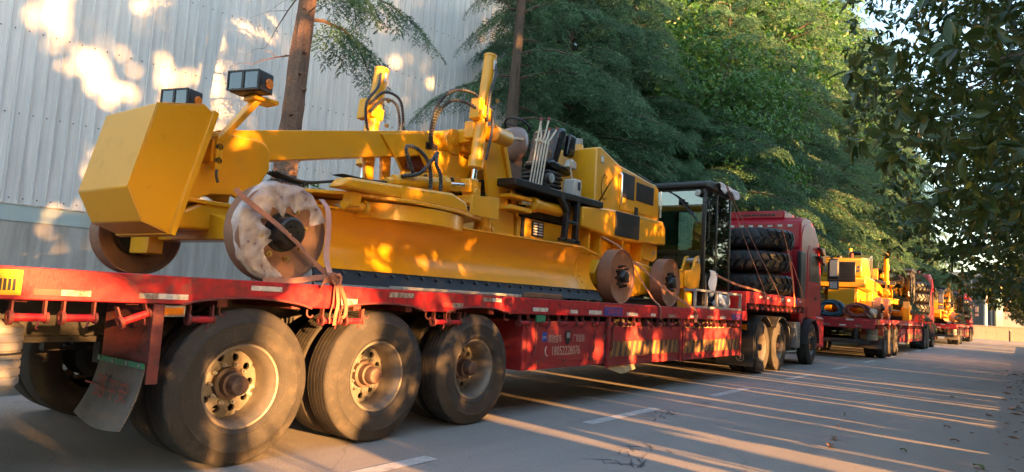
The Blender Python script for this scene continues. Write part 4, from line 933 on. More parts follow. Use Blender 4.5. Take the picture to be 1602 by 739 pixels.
# ------------------------------------------------------------------ operator cab lying by itself on the deck
TEAL = pm('pale_teal_panel', (.33, .37, .365), .6, var=.08)
def make_op_cab(label, group):
    x0, x1, y0, y1, z0, z1 = 12.5, 13.95, 4.80, 6.6, 1.40, 3.64
    t = thing('operator_cab', label, 'cab', (13.2, 5.7, DZ), group)
    g = G()
    for x in (x0, x1-.07):
        for y in (y0, y1-.07): g.box(x, x+.07, y, y+.07, z0, z1)
    g.box(x0+.62, x0+.68, y0, y0+.05, z0, z1)
    for z in (z0, 2.35, z1-.06):
        if z != 2.35: g.box(x0+.07, x1-.07, y0+.004, y0+.06, z, z+.06)
        g.box(x0+.07, x1-.07, y1-.06, y1-.004, z, z+.06); g.box(x1-.06, x1-.004, y0+.07, y1-.07, z, z+.06)
        if z != 2.35: g.box(x0+.004, x0+.06, y0+.07, y1-.07, z, z+.06)
    g.out('frame', BLK, t, bevel=.012)
    G().prism([(x0-.14, z1-.02), (x0-.16, z1+.06), (x0+.1, z1+.14), (x1-.1, z1+.14), (x1+.16, z1+.07), (x1+.16, z1-.01)], 'y', y0-.06, y1+.06).out('roof', BLKP, t, bevel=.025, seg=3)
    G().box(x0+.02, x1-.02, y0+.02, y1-.02, z0-.06, z0+.02).out('floor_pan', BLK, t)
    G().box(x0+.018, x0+.026, y0+.07, y1-.07, z0+.06, z1-.06).out('windscreen', GLASS, t)
    for a, b in ((x0+.07, x0+.62), (x0+.68, x1-.07)): G().box(a, b, y0+.02, y0+.027, z0+.06, z1-.06).out('door_glass', GLASSD, t)
    G().box(x1-.03, x1-.022, y0+.07, y1-.07, 2.41, z1-.06).out('rear_glass', GLASS, t); G().box(x0+.07, x1-.07, y1-.03, y1-.022, 2.41, z1-.06).out('side_glass', GLASS, t)
    G().box(x0+.25, x0+.5, y0+.12, y1-.12, z0+.03, z0+1.05).out('dash_panel', TEAL, t, bevel=.03); G().box(x0+.24, x0+.249, y0+.65, y0+.67, z0+.1, z0+1.0).out('panel_seam', DARK, t)
    G().box(x1-.12, x1-.06, y0+.1, y1-.1, z0+.03, 2.4).out('rear_lining', GREYP, t, bevel=.01)
    for ya_, za, yb_, zb in ((5.55, 3.58, 5.0, 3.05), (5.6, 2.3, 5.05, 1.75)):
        w = G().tube(spline([(x0-.03, ya_, za), (x0-.05, (ya_+yb_)/2+.05, (za+zb)/2+.12), (x0-.03, yb_, zb)], 14), .014, n=6); w.bar((x0-.02, yb_+.1, zb+.16), (x0-.01, yb_-.08, zb-.12), .02, .02); w.out('wiper', BLKP, t)
    lp = G().lathe([(0, -.01), (.06, 0), (.07, .015), (.07, .06), (0, .09)], (x0-.1, y0+.12, z1-.12), (1, 0, 0), n=22).out('work_lamp', BLKP, t); G().lathe([(0, -.018), (.058, -.012), (.058, -.001)], (x0-.1, y0+.12, z1-.12), (1, 0, 0), n=22).out('lens', PAPER, lp)
    G().tube(spline([(x0+.02, y0-.05, 3.4), (x0+.02, y0-.07, 3.3), (x0+.03, y0-.07, 2.7), (x0+.03, y0-.05, 2.6)], 14), .013, n=6).out('grab_rail', BLKP, t)
    G().tube(spline([(x0-.02, y0-.01, 3.35), (x0-.03, y0-.08, 3.32), (x0-.03, y0-.08, 3.25)], 10), .02, n=6).out('hinge', BLKP, t); G().box(x0+.4, x0+.52, y0-.03, y0, 2.36, 2.46).out('door_latch', CHROME, t)
    return t

# big lugged tyre lying flat, axis Z, origin at its bottom centre
OR, OW = .90, .55
def make_big_tyre():
    prof = [(.34, .06), (.36, .02), (.5, .0), (.64, .015), (OR-.10, .05), (OR-.055, .10), (OR-.04, OW/2), (OR-.055, OW-.10), (OR-.10, OW-.05), (.64, OW-.015), (.5, OW), (.36, OW-.02), (.34, OW-.06)]
    a = mesh_of(G().lathe(prof, (0, 0, 0), (0, 0, 1), n=64), 'carcass', TYREN, ang=60)
    g = G(); N = 26
    for k in range(N):
        for half in (0, 1):
            a0 = 2*math.pi*(k+.5*half)/N; pts = []
            zs = (.05, .12, .22, .285) if not half else (OW-.05, OW-.12, OW-.22, OW-.285)
            offs = (.0, .02, .07, .16); rr = (OR-.075, OR-.008, OR, OR)
            w = 2*math.pi/N*.29; inner = .075
            vs_ = []
            for z, of, r_ in zip(zs, offs, rr):
                for s in (-1, 1):
                    a_ = a0+of+s*w
                    vs_.append((r_*math.cos(a_), r_*math.sin(a_), z)); vs_.append(((r_-inner)*math.cos(a_), (r_-inner)*math.sin(a_), z))
            fs = []
            for i in range(3):
                b = 4*i; fs += [(b, b+2, b+6, b+4), (b, b+4, b+5, b+1), (b+2, b+3, b+7, b+6)]
            fs += [(0, 1, 3, 2), (12, 14, 15, 13)]
            g.add(vs_, fs)
    return a, mesh_of(g, 'tread_lugs', TYREN, ang=20)
ME['carcass'], ME['lugs'] = make_big_tyre()
def big_tyre(loc, rz, label, group):
    t = thing('grader_tyre', label, 'tyre', loc, group); t.rotation_euler = (0, 0, rz)
    put('carcass', ME['carcass'], t); put('tread_lugs', ME['lugs'], t, bevel=.01); return t
# ------------------------------------------------------------------ ground, road, kerbs
def node_mat(name):
    mt = bpy.data.materials.new(name); mt.use_nodes = True; n = mt.node_tree.nodes; l = mt.node_tree.links
    return mt, n, l, n['Principled BSDF']
def road_material():
    mt, n, l, b = node_mat('worn_concrete_road')
    tc = n.new('ShaderNodeTexCoord'); co = tc.outputs['Object']
    def noise(sc, det=6, vec=co, ro=.6):
        z = n.new('ShaderNodeTexNoise'); z.inputs['Scale'].default_value = sc; z.inputs['Detail'].default_value = det; z.inputs['Roughness'].default_value = ro; l.new(vec, z.inputs['Vector']); return z.outputs[0]
    def ramp(v, a, bb, lo=0, hi=1):
        m_ = n.new('ShaderNodeMapRange'); m_.inputs[1].default_value = a; m_.inputs[2].default_value = bb; m_.inputs[3].default_value = lo; m_.inputs[4].default_value = hi; l.new(v, m_.inputs[0]); return m_.outputs[0]
    def mix(f, a, bb):
        m_ = n.new('ShaderNodeMix'); m_.data_type = 'RGBA'
        l.new(f, m_.inputs[0])
        if isinstance(a, tuple): m_.inputs[6].default_value = (*a, 1)
        else: l.new(a, m_.inputs[6])
        if isinstance(bb, tuple): m_.inputs[7].default_value = (*bb, 1)
        else: l.new(bb, m_.inputs[7])
        return m_.outputs[2]
    st = n.new('ShaderNodeMapping'); st.inputs['Scale'].default_value = (.12, 1.2, 1); l.new(co, st.inputs[0])
    c = mix(noise(.5, 5), (.235, .208, .184), (.31, .28, .25))
    c = mix(ramp(noise(1.2, 6, st.outputs[0]), .45, .75), c, (.20, .178, .158))            # wheel lanes worn darker
    c = mix(ramp(noise(60, 3), .35, .72, 0, .55), c, (.40, .37, .34))                       # pale aggregate
    c = mix(ramp(noise(38, 3), .60, .72, 0, .6), c, (.12, .11, .10))
    c = mix(ramp(noise(2.3, 8, co, .7), .63, .74, 0, .45), c, (.34, .30, .255))              # dried mud
    wv = n.new('ShaderNodeTexNoise'); wv.inputs['Scale'].default_value = 1.5; l.new(co, wv.inputs['Vector'])
    va = n.new('ShaderNodeVectorMath'); va.operation = 'MULTIPLY_ADD'; va.inputs[1].default_value = (.5, .5, .5); l.new(wv.outputs['Color'], va.inputs[0]); l.new(co, va.inputs[2])
    vo = n.new('ShaderNodeTexVoronoi'); vo.feature = 'DISTANCE_TO_EDGE'; vo.inputs['Scale'].default_value = .32; l.new(va.outputs[0], vo.inputs['Vector'])
    c = mix(ramp(vo.outputs['Distance'], .0, .004, .3, 0), c, (.10, .095, .09))             # fine cracks
    c = mix(ramp(noise(.9, 3), .66, .74, 0, .5), c, (.13, .125, .12))                        # oil stains
    l.new(c, b.inputs['Base Color']); b.inputs['Roughness'].default_value = .85
    bp = n.new('ShaderNodeBump'); bp.inputs['Strength'].default_value = .7; bp.inputs['Distance'].default_value = .006
    l.new(noise(70, 4), bp.inputs['Height']); l.new(bp.outputs[0], b.inputs['Normal'])
    return mt
ROADM = road_material()
SOIL = pm('verge_soil', (.09, .065, .045), .95, var=.35, scale=3, dirt=(.05, .06, .025), dirt_amt=.5, dirt_scale=4, bump=.8, bscale=14)
KERBM = pm('kerb_concrete', (.33, .31, .28), .85, var=.15, scale=5, dirt=(.16, .13, .1), dirt_amt=.35, bump=.3)
DASHM = pm('worn_road_paint', (.50, .485, .46), .75, var=.15, scale=10, dirt=(.30, .28, .26), dirt_amt=.5, dirt_scale=14, bump=.3, bscale=70)
SKID = pm('tyre_rubber_mark', (.07, .06, .06), .8, var=.3)

o = G().add([(-700, -700, -.13), (900, -700, -.13), (900, 700, -.13), (-700, 700, -.13)], [(0, 1, 2, 3)]).out('ground', SOIL, None, smooth=False); tag(o, kind='structure')
road = G().add([(-80, -.55, 0), (260, -.55, 0), (260, 8.4, 0), (-80, 8.4, 0)], [(0, 1, 2, 3)]).out('road', ROADM, None, smooth=False); tag(road, kind='structure')
o = G().add([(80, -60, -.004), (140, -60, -.004), (140, 60, -.004), (80, 60, -.004)], [(0, 1, 2, 3)]).out('cross_road', ROADM, None, smooth=False); tag(o, kind='structure')
verge = G().add([(-80, 8.55, .02), (75, 8.55, .02), (75, 60, .02), (-80, 60, .02)], [(0, 1, 2, 3)]).out('verge', SOIL, None, smooth=False); tag(verge, kind='structure')
v2 = G().add([(-80, -60, .02), (80, -60, .02), (80, -.70, .02), (-80, -.70, .02)], [(0, 1, 2, 3)]).out('verge', SOIL, None, smooth=False); tag(v2, kind='structure')
kerb_me = mesh_of(G().box(0, .985, -.075, .075, -.12, .12), 'kerb_stone', KERBM)
for nm, y, xa, xb in (('kerb', 8.475, 0, 60), ('kerb', -.625, -8, 60)):
    k0 = bpy.data.objects.new(nm, None); C.objects.link(k0); k0.location = (0, y, 0); k0['kind'] = 'structure'
    for x in range(xa, xb): put('kerb_stone', kerb_me, k0, (x, 0, 0), bevel=.012)
for x0 in (2.4, 6.6, 10.35, 14.6, 18.85, 23.1, 27.4, 31.6, 36, 40.4, 44.8, 49.2):
    ln = 1.75; y = 3.78
    dm = G().add([(x0, y-.075, .004), (x0+ln, y-.075, .004), (x0+ln, y+.075, .004), (x0, y+.075, .004)], [(0, 1, 2, 3)]).out('lane_dash', DASHM, road, smooth=False)
rn = random.Random(3)
for cx, cy, ang_ in ((7.9, 3.55, .5), (5.6, 2.65, .55)):                      # short scrubbed rubber marks
    g = G()
    for k in range(26):
        x = cx+rn.uniform(-.5, .5); y = cy+rn.uniform(-.2, .2); L = rn.uniform(.08, .3); w = rn.uniform(.004, .010)
        a = ang_+rn.uniform(-.3, .3)+(1.57 if rn.random() < .35 else 0); d = Vector((math.cos(a), math.sin(a), 0)); s_ = Vector((-d.y, d.x, 0))
        p = Vector((x, y, .003+.00004*k)); g.add([p-s_*w, p+d*L-s_*w*.3, p+d*L+s_*w*.3, p+s_*w], [(0, 1, 2, 3)])
    tag(g.out('rubber_marks', SKID, road, smooth=False), kind='stuff')

# ------------------------------------------------------------------ factory building
WD = R(-8); wd = Vector((math.cos(WD), math.sin(WD), 0)); wn_ = Vector((-wd.y, wd.x, 0))       # wall direction, into the building
WP = Vector((4.16, 14.4, 0)); ZB, ZT = 2.47, 12.6; S0, S1 = -11.55, 13.65
def wpt(s, d, z): return WP+wd*s+wn_*d+Vector((0, 0, z))
def clad_material():
    mt, n, l, b = node_mat('white_wall_cladding')
    tc = n.new('ShaderNodeTexCoord'); mp = n.new('ShaderNodeMapping'); mp.inputs['Scale'].default_value = (9, 9, .5); l.new(tc.outputs['Object'], mp.inputs[0])
    z = n.new('ShaderNodeTexNoise'); z.inputs['Scale'].default_value = 1; z.inputs['Detail'].default_value = 7; l.new(mp.outputs[0], z.inputs['Vector'])
    z2 = n.new('ShaderNodeTexNoise'); z2.inputs['Scale'].default_value = .6; z2.inputs['Detail'].default_value = 4; l.new(tc.outputs['Object'], z2.inputs['Vector'])
    oi = n.new('ShaderNodeObjectInfo')
    cr = n.new('ShaderNodeValToRGB'); cr.color_ramp.elements[0].position = .3; cr.color_ramp.elements[1].position = .62
    cr.color_ramp.elements[0].color = (.50, .52, .525, 1); cr.color_ramp.elements[1].color = (.63, .65, .655, 1); l.new(z.outputs[0], cr.inputs[0])
    hs = n.new('ShaderNodeHueSaturation'); mr = n.new('ShaderNodeMapRange'); mr.inputs[3].default_value = .93; mr.inputs[4].default_value = 1.05; l.new(oi.outputs['Random'], mr.inputs[0]); l.new(mr.outputs[0], hs.inputs['Value']); l.new(cr.outputs[0], hs.inputs['Color'])
    mx = n.new('ShaderNodeMix'); mx.data_type = 'RGBA'; m3 = n.new('ShaderNodeMapRange'); m3.inputs[1].default_value = .5; m3.inputs[2].default_value = .8; m3.inputs[4].default_value = .35; l.new(z2.outputs[0], m3.inputs[0]); l.new(m3.outputs[0], mx.inputs[0]); l.new(hs.outputs[0], mx.inputs[6]); mx.inputs[7].default_value = (.54, .55, .54, 1)
    l.new(mx.outputs[2], b.inputs['Base Color']); b.inputs['Roughness'].default_value = .38
    return mt
CLAD = clad_material()
def masonry_material():
    mt, n, l, b = node_mat('stained_render_wall')
    tc = n.new('ShaderNodeTexCoord'); mp = n.new('ShaderNodeMapping'); mp.inputs['Scale'].default_value = (4, 4, .45); l.new(tc.outputs['Object'], mp.inputs[0])
    z = n.new('ShaderNodeTexNoise'); z.inputs['Scale'].default_value = 1.4; z.inputs['Detail'].default_value = 8; z.inputs['Roughness'].default_value = .65; l.new(mp.outputs[0], z.inputs['Vector'])
    cr = n.new('ShaderNodeValToRGB'); cr.color_ramp.elements[0].position = .32; cr.color_ramp.elements[1].position = .68
    cr.color_ramp.elements[0].color = (.235, .225, .205, 1); cr.color_ramp.elements[1].color = (.40, .395, .375, 1); l.new(z.outputs[0], cr.inputs[0])
    l.new(cr.outputs[0], b.inputs['Base Color']); b.inputs['Roughness'].default_value = .85
    bz = n.new('ShaderNodeTexNoise'); bz.inputs['Scale'].default_value = 25; l.new(tc.outputs['Object'], bz.inputs['Vector']); bp = n.new('ShaderNodeBump'); bp.inputs['Strength'].default_value = .3; bp.inputs['Distance'].default_value = .01; l.new(bz.outputs[0], bp.inputs['Height']); l.new(bp.outputs[0], b.inputs['Normal'])
    return mt
MASON = masonry_material()
PALEB = pm('pale_blue_band', (.34, .42, .42), .7, var=.12, scale=4, streak=True, dirt=(.30, .29, .26), dirt_amt=.4, dirt_scale=5)
bld = thing('factory_building', 'long factory hall with white ribbed metal cladding above a stained masonry base', 'building', WP)
bld.rotation_euler = (0, 0, WD)
RS = .21
prof = []                                     # one panel: five ribs at 0.21 m
for k in range(5):
    a = k*RS; prof += [(a+.012, 0), (a+.020, -.034), (a+.040, -.034), (a+.050, 0), (a+.095, 0), (a+.098, -.003), (a+.104, -.003), (a+.107, 0), (a+.150, 0), (a+.153, -.003), (a+.159, -.003), (a+.162, 0)]
prof = [(0, 0)]+prof+[(5*RS-.002, 0)]
g = G(); m_ = len(prof)
g.add([(x, y, ZB) for x, y in prof]+[(x, y, ZT) for x, y in prof], [(i, i+1, m_+i+1, m_+i) for i in range(m_-1)])
me_panel = mesh_of(g, 'cladding_panel', CLAD, smooth=False)
s = S0
npan = 0
while s < S1-.1:
    put('cladding_panel', me_panel, bld, (s, -.003*(npan % 2), 0)); s += 5*RS; npan += 1
SE = s
def lbox(x0, x1, y0, y1, z0, z1): return G().box(x0, x1, y0, y1, z0, z1)
def bput(g, name, mat, **k): o = g.out(name, mat, None, **k); o.parent = bld; return o
bput(lbox(S0, SE, .02, 18, 0.02, ZT-.01), 'hall_core', MASON)
bput(lbox(S0, SE, -.015, .015, .02, 2.16), 'masonry_base', MASON)
bput(lbox(S0, SE, -.03, .012, 2.163, ZB-.02), 'blue_band', PALEB)
bput(lbox(S0, SE, -.045, .01, ZB-.018, ZB+.004), 'drip_flashing', pm('rusty_flashing', (.45, .43, .38), .6, var=.2, scale=8, dirt=(.2, .1, .05), dirt_amt=.5, dirt_scale=6))
g = G()
for r_ in range(7):
    z = ZB+.10+1.52*r_; s = S0+.031+RS*.38
    while s < SE: g.cyl((s, -.002, z), (s, -.014, z), .014, n=6); s += RS
tag(bput(g, 'cladding_screws', pm('grey_screw', (.08, .08, .085), .5), smooth=False), kind='stuff')
# strip window high up
wz = 10.55
wf = bput(lbox(11.1, 13.2, -.10, -.03, wz-.14, wz), 'window_sill', CLAD, bevel=.01)
bput(lbox(11.1, 13.2, -.045, -.03, wz+.001, wz+1.6), 'window_pane', BLK)
for x in (11.1, 12.1, 13.14): bput(lbox(x, x+.06, -.09, -.046, wz+.001, wz+1.6), 'window_frame', GALV)
bput(lbox(S0-.1, SE+.1, -.2, 18.2, ZT, ZT+.15), 'roof_edge', CLAD)

# ------------------------------------------------------------------ far end of the road
BEI = pm('beige_wall_tile', (.52, .38, .28), .7, var=.08, scale=2, dirt=(.42, .3, .22), dirt_amt=.3)
fx = 82
ew = thing('boundary_wall', 'low beige tiled wall across the far end of the road', 'wall', (fx, 0, 0))
for k in range(14):
    for j in range(2): G().box(fx, fx+.3, 4.6-.9*(k+1)+.012, 4.6-.9*k-.012, .02+.65*j, .65*(j+1)).out('wall_tile', BEI, ew, bevel=.008)
G().box(fx+.02, fx+.28, -8, 4.58, 0, 1.29).out('wall_core', BEI, ew); G().box(fx-.05, fx+.35, -8, 4.65, 1.31, 1.38).out('coping', BEI, ew)
pole = thing('white_pole', 'white flag pole rising behind the low beige wall', 'pole', (fx+4, 2.9, 0))
G().cyl((fx+4, 2.9, 0), (fx+4, 2.9, 4.6), .16, .13, n=16).out('shaft', WHITE, pole); G().cyl((fx+4, 2.9, 0), (fx+4, 2.9, .4), .3, n=16).out('base', KERBM, pole)
fb = thing('beige_building', 'distant beige building with dark base behind the wall', 'building', (fx+14, -3, 0))
G().box(fx+12, fx+22, -14, 1.6, 0, 8.5).out('facade', BEI, fb)
for k in range(3): G().box(fx+11.95, fx+12, 1.0-1.8*k-.7, 1.0-1.8*k, 4.8, 6.6).out('window', BLK, fb)
gd = thing('gatehouse', 'dark glazed gatehouse seen between the trucks and the right trees', 'building', (fx+18, 8, 0))
G().box(fx+14, fx+22, 2.4, 14, 0, 7.0).out('wall', pm('dark_glazing', (.05, .06, .07), .3), gd); G().box(fx+13.5, fx+22.5, 2.2, 14.2, 7.0, 7.5).out('roof', KERBM, gd)
for k in range(6): G().box(fx+13.95, fx+14, 2.6+k*1.9, 2.75+k*1.9, 0, 7).out('mullion', GALV, gd)
sg = thing('road_sign', 'small green road sign on a post beyond the wall', 'sign', (fx+2, 4.9, 0))
G().cyl((fx+2, 4.9, 0), (fx+2, 4.9, 3.6), .06, n=10).out('post', GALV, sg); G().box(fx+1.9, fx+1.95, 4.3, 5.5, 2.7, 3.5).out('panel', GREENP, sg)
bo = thing('bollard', 'thin dark bollard in front of the far beige wall', 'bollard', (fx-3, .8, 0)); G().cyl((fx-3, .8, 0), (fx-3, .8, 1.0), .09, n=12).out('post', BLKP, bo); G().cyl((fx-3, .8, 1.0), (fx-3, .8, 1.08), .1, .05, n=12).out('cap', GREYP, bo)
# ------------------------------------------------------------------ the convoy
def shift(o, dx, dy, rz=0):
    o.location = o.location + Vector((dx, dy, 0))
    if rz: o.rotation_euler = (0, 0, rz)
    return o
tr1 = make_trailer('nearest red low flatbed trailer with three big dusty wheels in front', 'flatbed trailers of the convoy')
tk1 = make_truck('red tractor truck at the head of the nearest trailer, its side to the road', 'red tractor trucks of the convoy')
gr1 = make_grader('nearest yellow motor grader, lamps and counterweight towards the left edge', 'yellow motor graders of the convoy')
oc1 = make_op_cab('glazed black operator cab standing on the nearest trailer behind the engine hood', 'operator cabs on the trailers')
D2, D3 = (24.1, -.72), (50.6, -1.25)
LB = {2: ('second red flatbed trailer with hose coils on its tail', 'red tractor truck pulling the second trailer, tyres stacked behind its cab', 'second yellow motor grader, radiator grille and engine end facing the viewer', 'black operator cab on the second trailer behind a lift cylinder'),
      3: ('farthest red flatbed trailer with a licence plate on its tail', 'farthest red tractor truck at the end of the road', 'farthest yellow motor grader with its nose block facing the viewer', 'black operator cab on the farthest trailer')}
grp = {}
for k, (dx, dy) in ((2, D2), (3, D3)):
    for src, lb in zip((tr1, tk1, gr1, oc1), LB[k]):
        c = copy_tree(src); c['label'] = lb
        shift(c, dx, dy, math.pi if (k == 2 and src is gr1) else 0)
        grp[(k, src.name)] = c
stk_pos = (17.45, 5.38)
for k, (dx, dy) in ((1, (0, 0)), (2, D2), (3, D3)):
    who = {1: 'nearest truck', 2: 'second truck', 3: 'farthest truck'}[k]
    for i, nm in enumerate(('bottom', 'middle', 'top')):
        big_tyre((stk_pos[0]+dx+(.03, -.05, .02)[i], stk_pos[1]+dy+(0, .02, -.02)[i], 1.74+i*(OW+.004)), 1.1*i+k, f'{nm} tyre of the black lugged stack behind the cab of the {who}', 'big lugged tyres stacked behind the truck cabs')

# ------------------------------------------------------------------ loose things on the nearest trailer
def strap(name, label, pts, w=.045, side=(1, 0, 0), mat=STRAP, group='lashing straps', n=20):
    o = G().ribbon(spline(pts, n), w, side, .0025).out(name, mat, None, ang=70); return tag(o, label, 'strap', group)
strap('lashing_strap', 'salmon strap crossing the bubble-wrapped front wheel over its hub', [(2.80, 4.70, 2.0), (2.86, 4.66, 1.93), (3.05, 4.60, 1.80), (3.27, 4.585, 1.66), (3.45, 4.62, 1.54), (3.58, 4.60, 1.44), (3.62, 4.53, 1.39)], side=(0, .3, 1))
strap('lashing_strap', 'pinkish strap coming down the right side of the wrapped front wheel to the knot', [(3.66, 4.80, 2.05), (3.66, 4.70, 1.95), (3.65, 4.66, 1.75), (3.62, 4.62, 1.55), (3.61, 4.53, 1.40)], w=.055, mat=pm('pink_strap', (.48, .27, .24), .8, var=.15, bump=.4, bscale=200))
kn = thing('strap_knot', 'knotted salmon strap hanging over the rail beside the wrapped wheel', 'strap', (3.62, 4.48, 1.3), 'lashing straps')
g = G()
for k, (a, b) in enumerate(((0, 1), (1.3, .7), (2.4, 1.1))):
    pts = [(3.62+.055*math.cos(t_)*b, 4.49+.035*math.sin(t_+a), 1.385+.035*math.sin(t_)*b+.02*math.cos(2*t_)) for t_ in [2*math.pi*i/14 for i in range(14)]]
    g.tube(pts, .015, n=6, closed=True)
g.out('knot', STRAP, kn)
for k, (dx, zb, tw) in enumerate(((-.05, 1.02, .3), (-.005, 1.0, -.2), (.035, 1.03, .5), (.07, 1.06, -.4))):
    G().ribbon(spline([(3.62, 4.47, 1.38), (3.62+dx*.6, 4.445, 1.30), (3.62+dx*1.1+.02, 4.44, 1.18), (3.63+dx*1.3, 4.445, 1.09), (3.64+dx, 4.47, zb)], 14), .026, (1, tw*2.5, 0), .002).out('strap_tail', STRAP, kn)
G().ribbon(spline([(3.60, 4.50, 1.385), (3.46, 4.52, 1.375), (3.30, 4.60, 1.34), (3.1, 4.7, 1.325)], 12), .05, (0, .6, 1), .003).out('strap_tail', STRAP, kn)
G().ribbon(spline([(3.60, 4.49, 1.37), (3.50, 4.455, 1.36), (3.45, 4.44, 1.30)], 8), .05, (.5, 0, 1), .003).out('strap_tail', STRAP, kn)
strap('lashing_strap', 'strap from under the engine hood down over the third steel wheel to the rail', [(9.1, 5.1, 2.32), (9.3, 4.85, 2.14), (9.6, 4.68, 1.72), (9.80, 4.55, 1.42), (9.86, 4.45, 1.30), (9.86, 4.44, 1.10)], w=.05, side=(1, .2, .4))
strap('lashing_strap', 'strap running over the rearmost steel wheel hub down to the rail', [(9.4, 4.9, 2.02), (9.55, 4.70, 1.92), (10.4, 4.62, 1.60), (11.1, 4.50, 1.36), (11.28, 4.445, 1.28), (11.28, 4.44, 1.08)], w=.05, side=(0, .2, 1))
strap('lashing_rope', 'thin rope from the cab roof to the gooseneck, left one', [(13.3, 4.70, 3.80), (14.3, 4.6, 2.75), (15.2, 4.46, 1.78), (15.25, 4.44, 1.55)], w=.022)
strap('lashing_rope', 'thin rope from the cab roof to the gooseneck, right one', [(13.35, 4.70, 3.80), (14.9, 4.6, 2.75), (16.3, 4.46, 1.76), (16.32, 4.44, 1.55)], w=.022)
strap('lashing_strap', 'pink strap from the cab side low across to the gooseneck rail', [(12.9, 4.70, 1.98), (13.8, 4.6, 1.85), (15.1, 4.45, 1.74), (15.2, 4.44, 1.62)], w=.045, side=(0, 0, 1))
for k, (xa, dxx) in enumerate(((16.75, .8), (17.3, .3), (18.1, .35))):
    strap('lashing_strap', ('left orange strap over the tyre stack', 'middle orange strap over the tyre stack', 'right orange strap over the tyre stack')[k],
          [(xa-.1, 5.6, 3.42), (xa, 4.85+.1*k*k, 3.42), (xa+.06, 4.56+.1*k*k, 3.34), (xa+dxx*.5, 4.44+.05*k*k, 2.5), (xa+dxx, 4.44, 1.75), (xa+dxx, 4.435, 1.5)], w=.055, mat=pm('orange_strap', (.5, .13, .04), .8, var=.15, bump=.4, bscale=200))
# bubble wrap on the front wheel
rb = random.Random(11)
vs_ = []; fs = []; na, nr = 56, 12; cx, cz = 3.27, DZ+WR
for i in range(na+1):
    th = R(18)+R(250)*i/na
    ri = .17+.05*math.sin(th*3.1)+.035*math.sin(th*9+1)+(.06 if i < 18 else 0)
    ro = .415+.012*math.sin(th*7)
    if i > 44: ri = .22+.1*(i-44)/12; ro = .41
    for j in range(nr+1):
        u = j/nr; r_ = ri+(ro-ri)*u
        y = 4.722-.016*math.sin(u*math.pi)-.009*math.sin(th*8+u*5)*math.sin(u*3)-.006*math.sin(th*17-u*9)-.005*math.sin(th*31+u*23)-.004*rb.random()
        if u > .92: y += .07*(u-.92)/.08
        vs_.append((cx+r_*math.cos(th), y, cz+r_*math.sin(th)))
for i in range(na):
    for j in range(nr): a = i*(nr+1)+j; fs.append((a, a+1, a+nr+2, a+nr+1))
tag(G().add(vs_, fs).out('bubble_wrap', FILM, None, ang=180), 'torn clear bubble wrap draped round the near front steel wheel', 'plastic wrap')
vs_ = []; fs = []
for i in range(13):
    th = R(95)+R(75)*i/12
    for j in range(5): r_ = .405+.004*j; vs_.append((3.20+r_*math.cos(th), 6.86+.06*j+.01*math.sin(i*2+j), DZ+WR+r_*math.sin(th)+.006*math.sin(i*3+j)))
for i in range(12):
    for j in range(4): a = i*5+j; fs.append((a, a+1, a+6, a+5))
tag(G().add(vs_, fs).out('plastic_sheet', FILM, None, ang=180), 'strip of clear plastic on the far front steel wheel under the nose block', 'plastic wrap')
# steel rack in front of the cab
rk = thing('steel_rack', 'grey welded tube rack standing on the trailer edge below the cab', 'rack', (12.8, 4.6, DZ))
for z in (1.345, 1.645): G().box(11.55, 14.02, 4.56, 4.60, z-.02, z+.02).out('rail', GALV, rk, bevel=.004)
for x in (11.57, 12.1, 12.62, 13.25, 13.98): G().box(x-.022, x+.022, 4.558, 4.602, 1.366, 1.624).out('post', GALV, rk, bevel=.003)
for x in (11.57, 13.98): G().box(x-.02, x+.02, 4.603, 4.78, 1.62, 1.66).out('return_rail', GALV, rk)
def lumpy(name, mat, c, sz, seed, label, cat, group=None):
    r_ = random.Random(seed); vs_ = []; fs = []; nu, nv_ = 26, 14; ph = [r_.uniform(0, 6.3) for _ in range(6)]
    for i in range(nu):
        a = 2*math.pi*i/nu
        for j in range(nv_+1):
            b = -math.pi/2+math.pi*j/nv_; d = 1+.22*math.sin(3*a+ph[0]+2*b)+.16*math.sin(5*a+ph[1])*math.cos(b*3+ph[2])+.10*math.sin(9*a+4*b+ph[3])
            vs_.append((c[0]+sz[0]*d*math.cos(b)*math.cos(a), c[1]+sz[1]*d*math.cos(b)*math.sin(a), c[2]+sz[2]*math.sin(b)*(1 if math.sin(b) < 0 else d)))
    for i in range(nu):
        k = (i+1) % nu
        for j in range(nv_): fs.append((i*(nv_+1)+j, k*(nv_+1)+j, k*(nv_+1)+j+1, i*(nv_+1)+j+1))
    return tag(G().add(vs_, fs).out(name, mat, None, ang=180), label, cat, group)
lumpy('cloth_bundle', CLOTH, (13.2, 4.68, 1.45), (.38, .09, .13), 3, 'white crumpled cloth bundle behind the steel rack', 'cloth')
def sheet(name, mat, f, nu, nv_, label, cat):
    vs_ = [f(i/nu, j/nv_) for i in range(nu+1) for j in range(nv_+1)]
    fs = [(i*(nv_+1)+j, i*(nv_+1)+j+1, (i+1)*(nv_+1)+j+1, (i+1)*(nv_+1)+j) for i in range(nu) for j in range(nv_)]
    o = G().add(vs_, fs).out(name, mat, None, ang=180); md = o.modifiers.new('t', 'SOLIDIFY'); md.thickness = .006
    return tag(o, label, cat)
sheet('cloth_pad', CLOTH, lambda u, v: (12.95+1.15*u+.03*math.sin(9*v), 4.98-.52*min(v, .55)-.015*math.sin(u*13)-.015*math.sin(u*5+1), 3.80-.008*math.sin(u*17+v*5)-(max(0, v-.5)**1.2)*.42*(.75+.3*math.sin(u*9))), 30, 14, 'white cloth pad folded over the roof edge of the cab', 'cloth')
sheet('cloth_pad', CLOTH, lambda u, v: (12.66+.34*u+.02*math.sin(8*v), 4.74-.05*math.sin(u*3.1)-.015*math.sin(v*9+u*6), 2.06-.5*v*abs(math.sin(1.2+u*2.2))-.05*u), 16, 12, 'white rag tied at the lower corner of the cab', 'cloth')
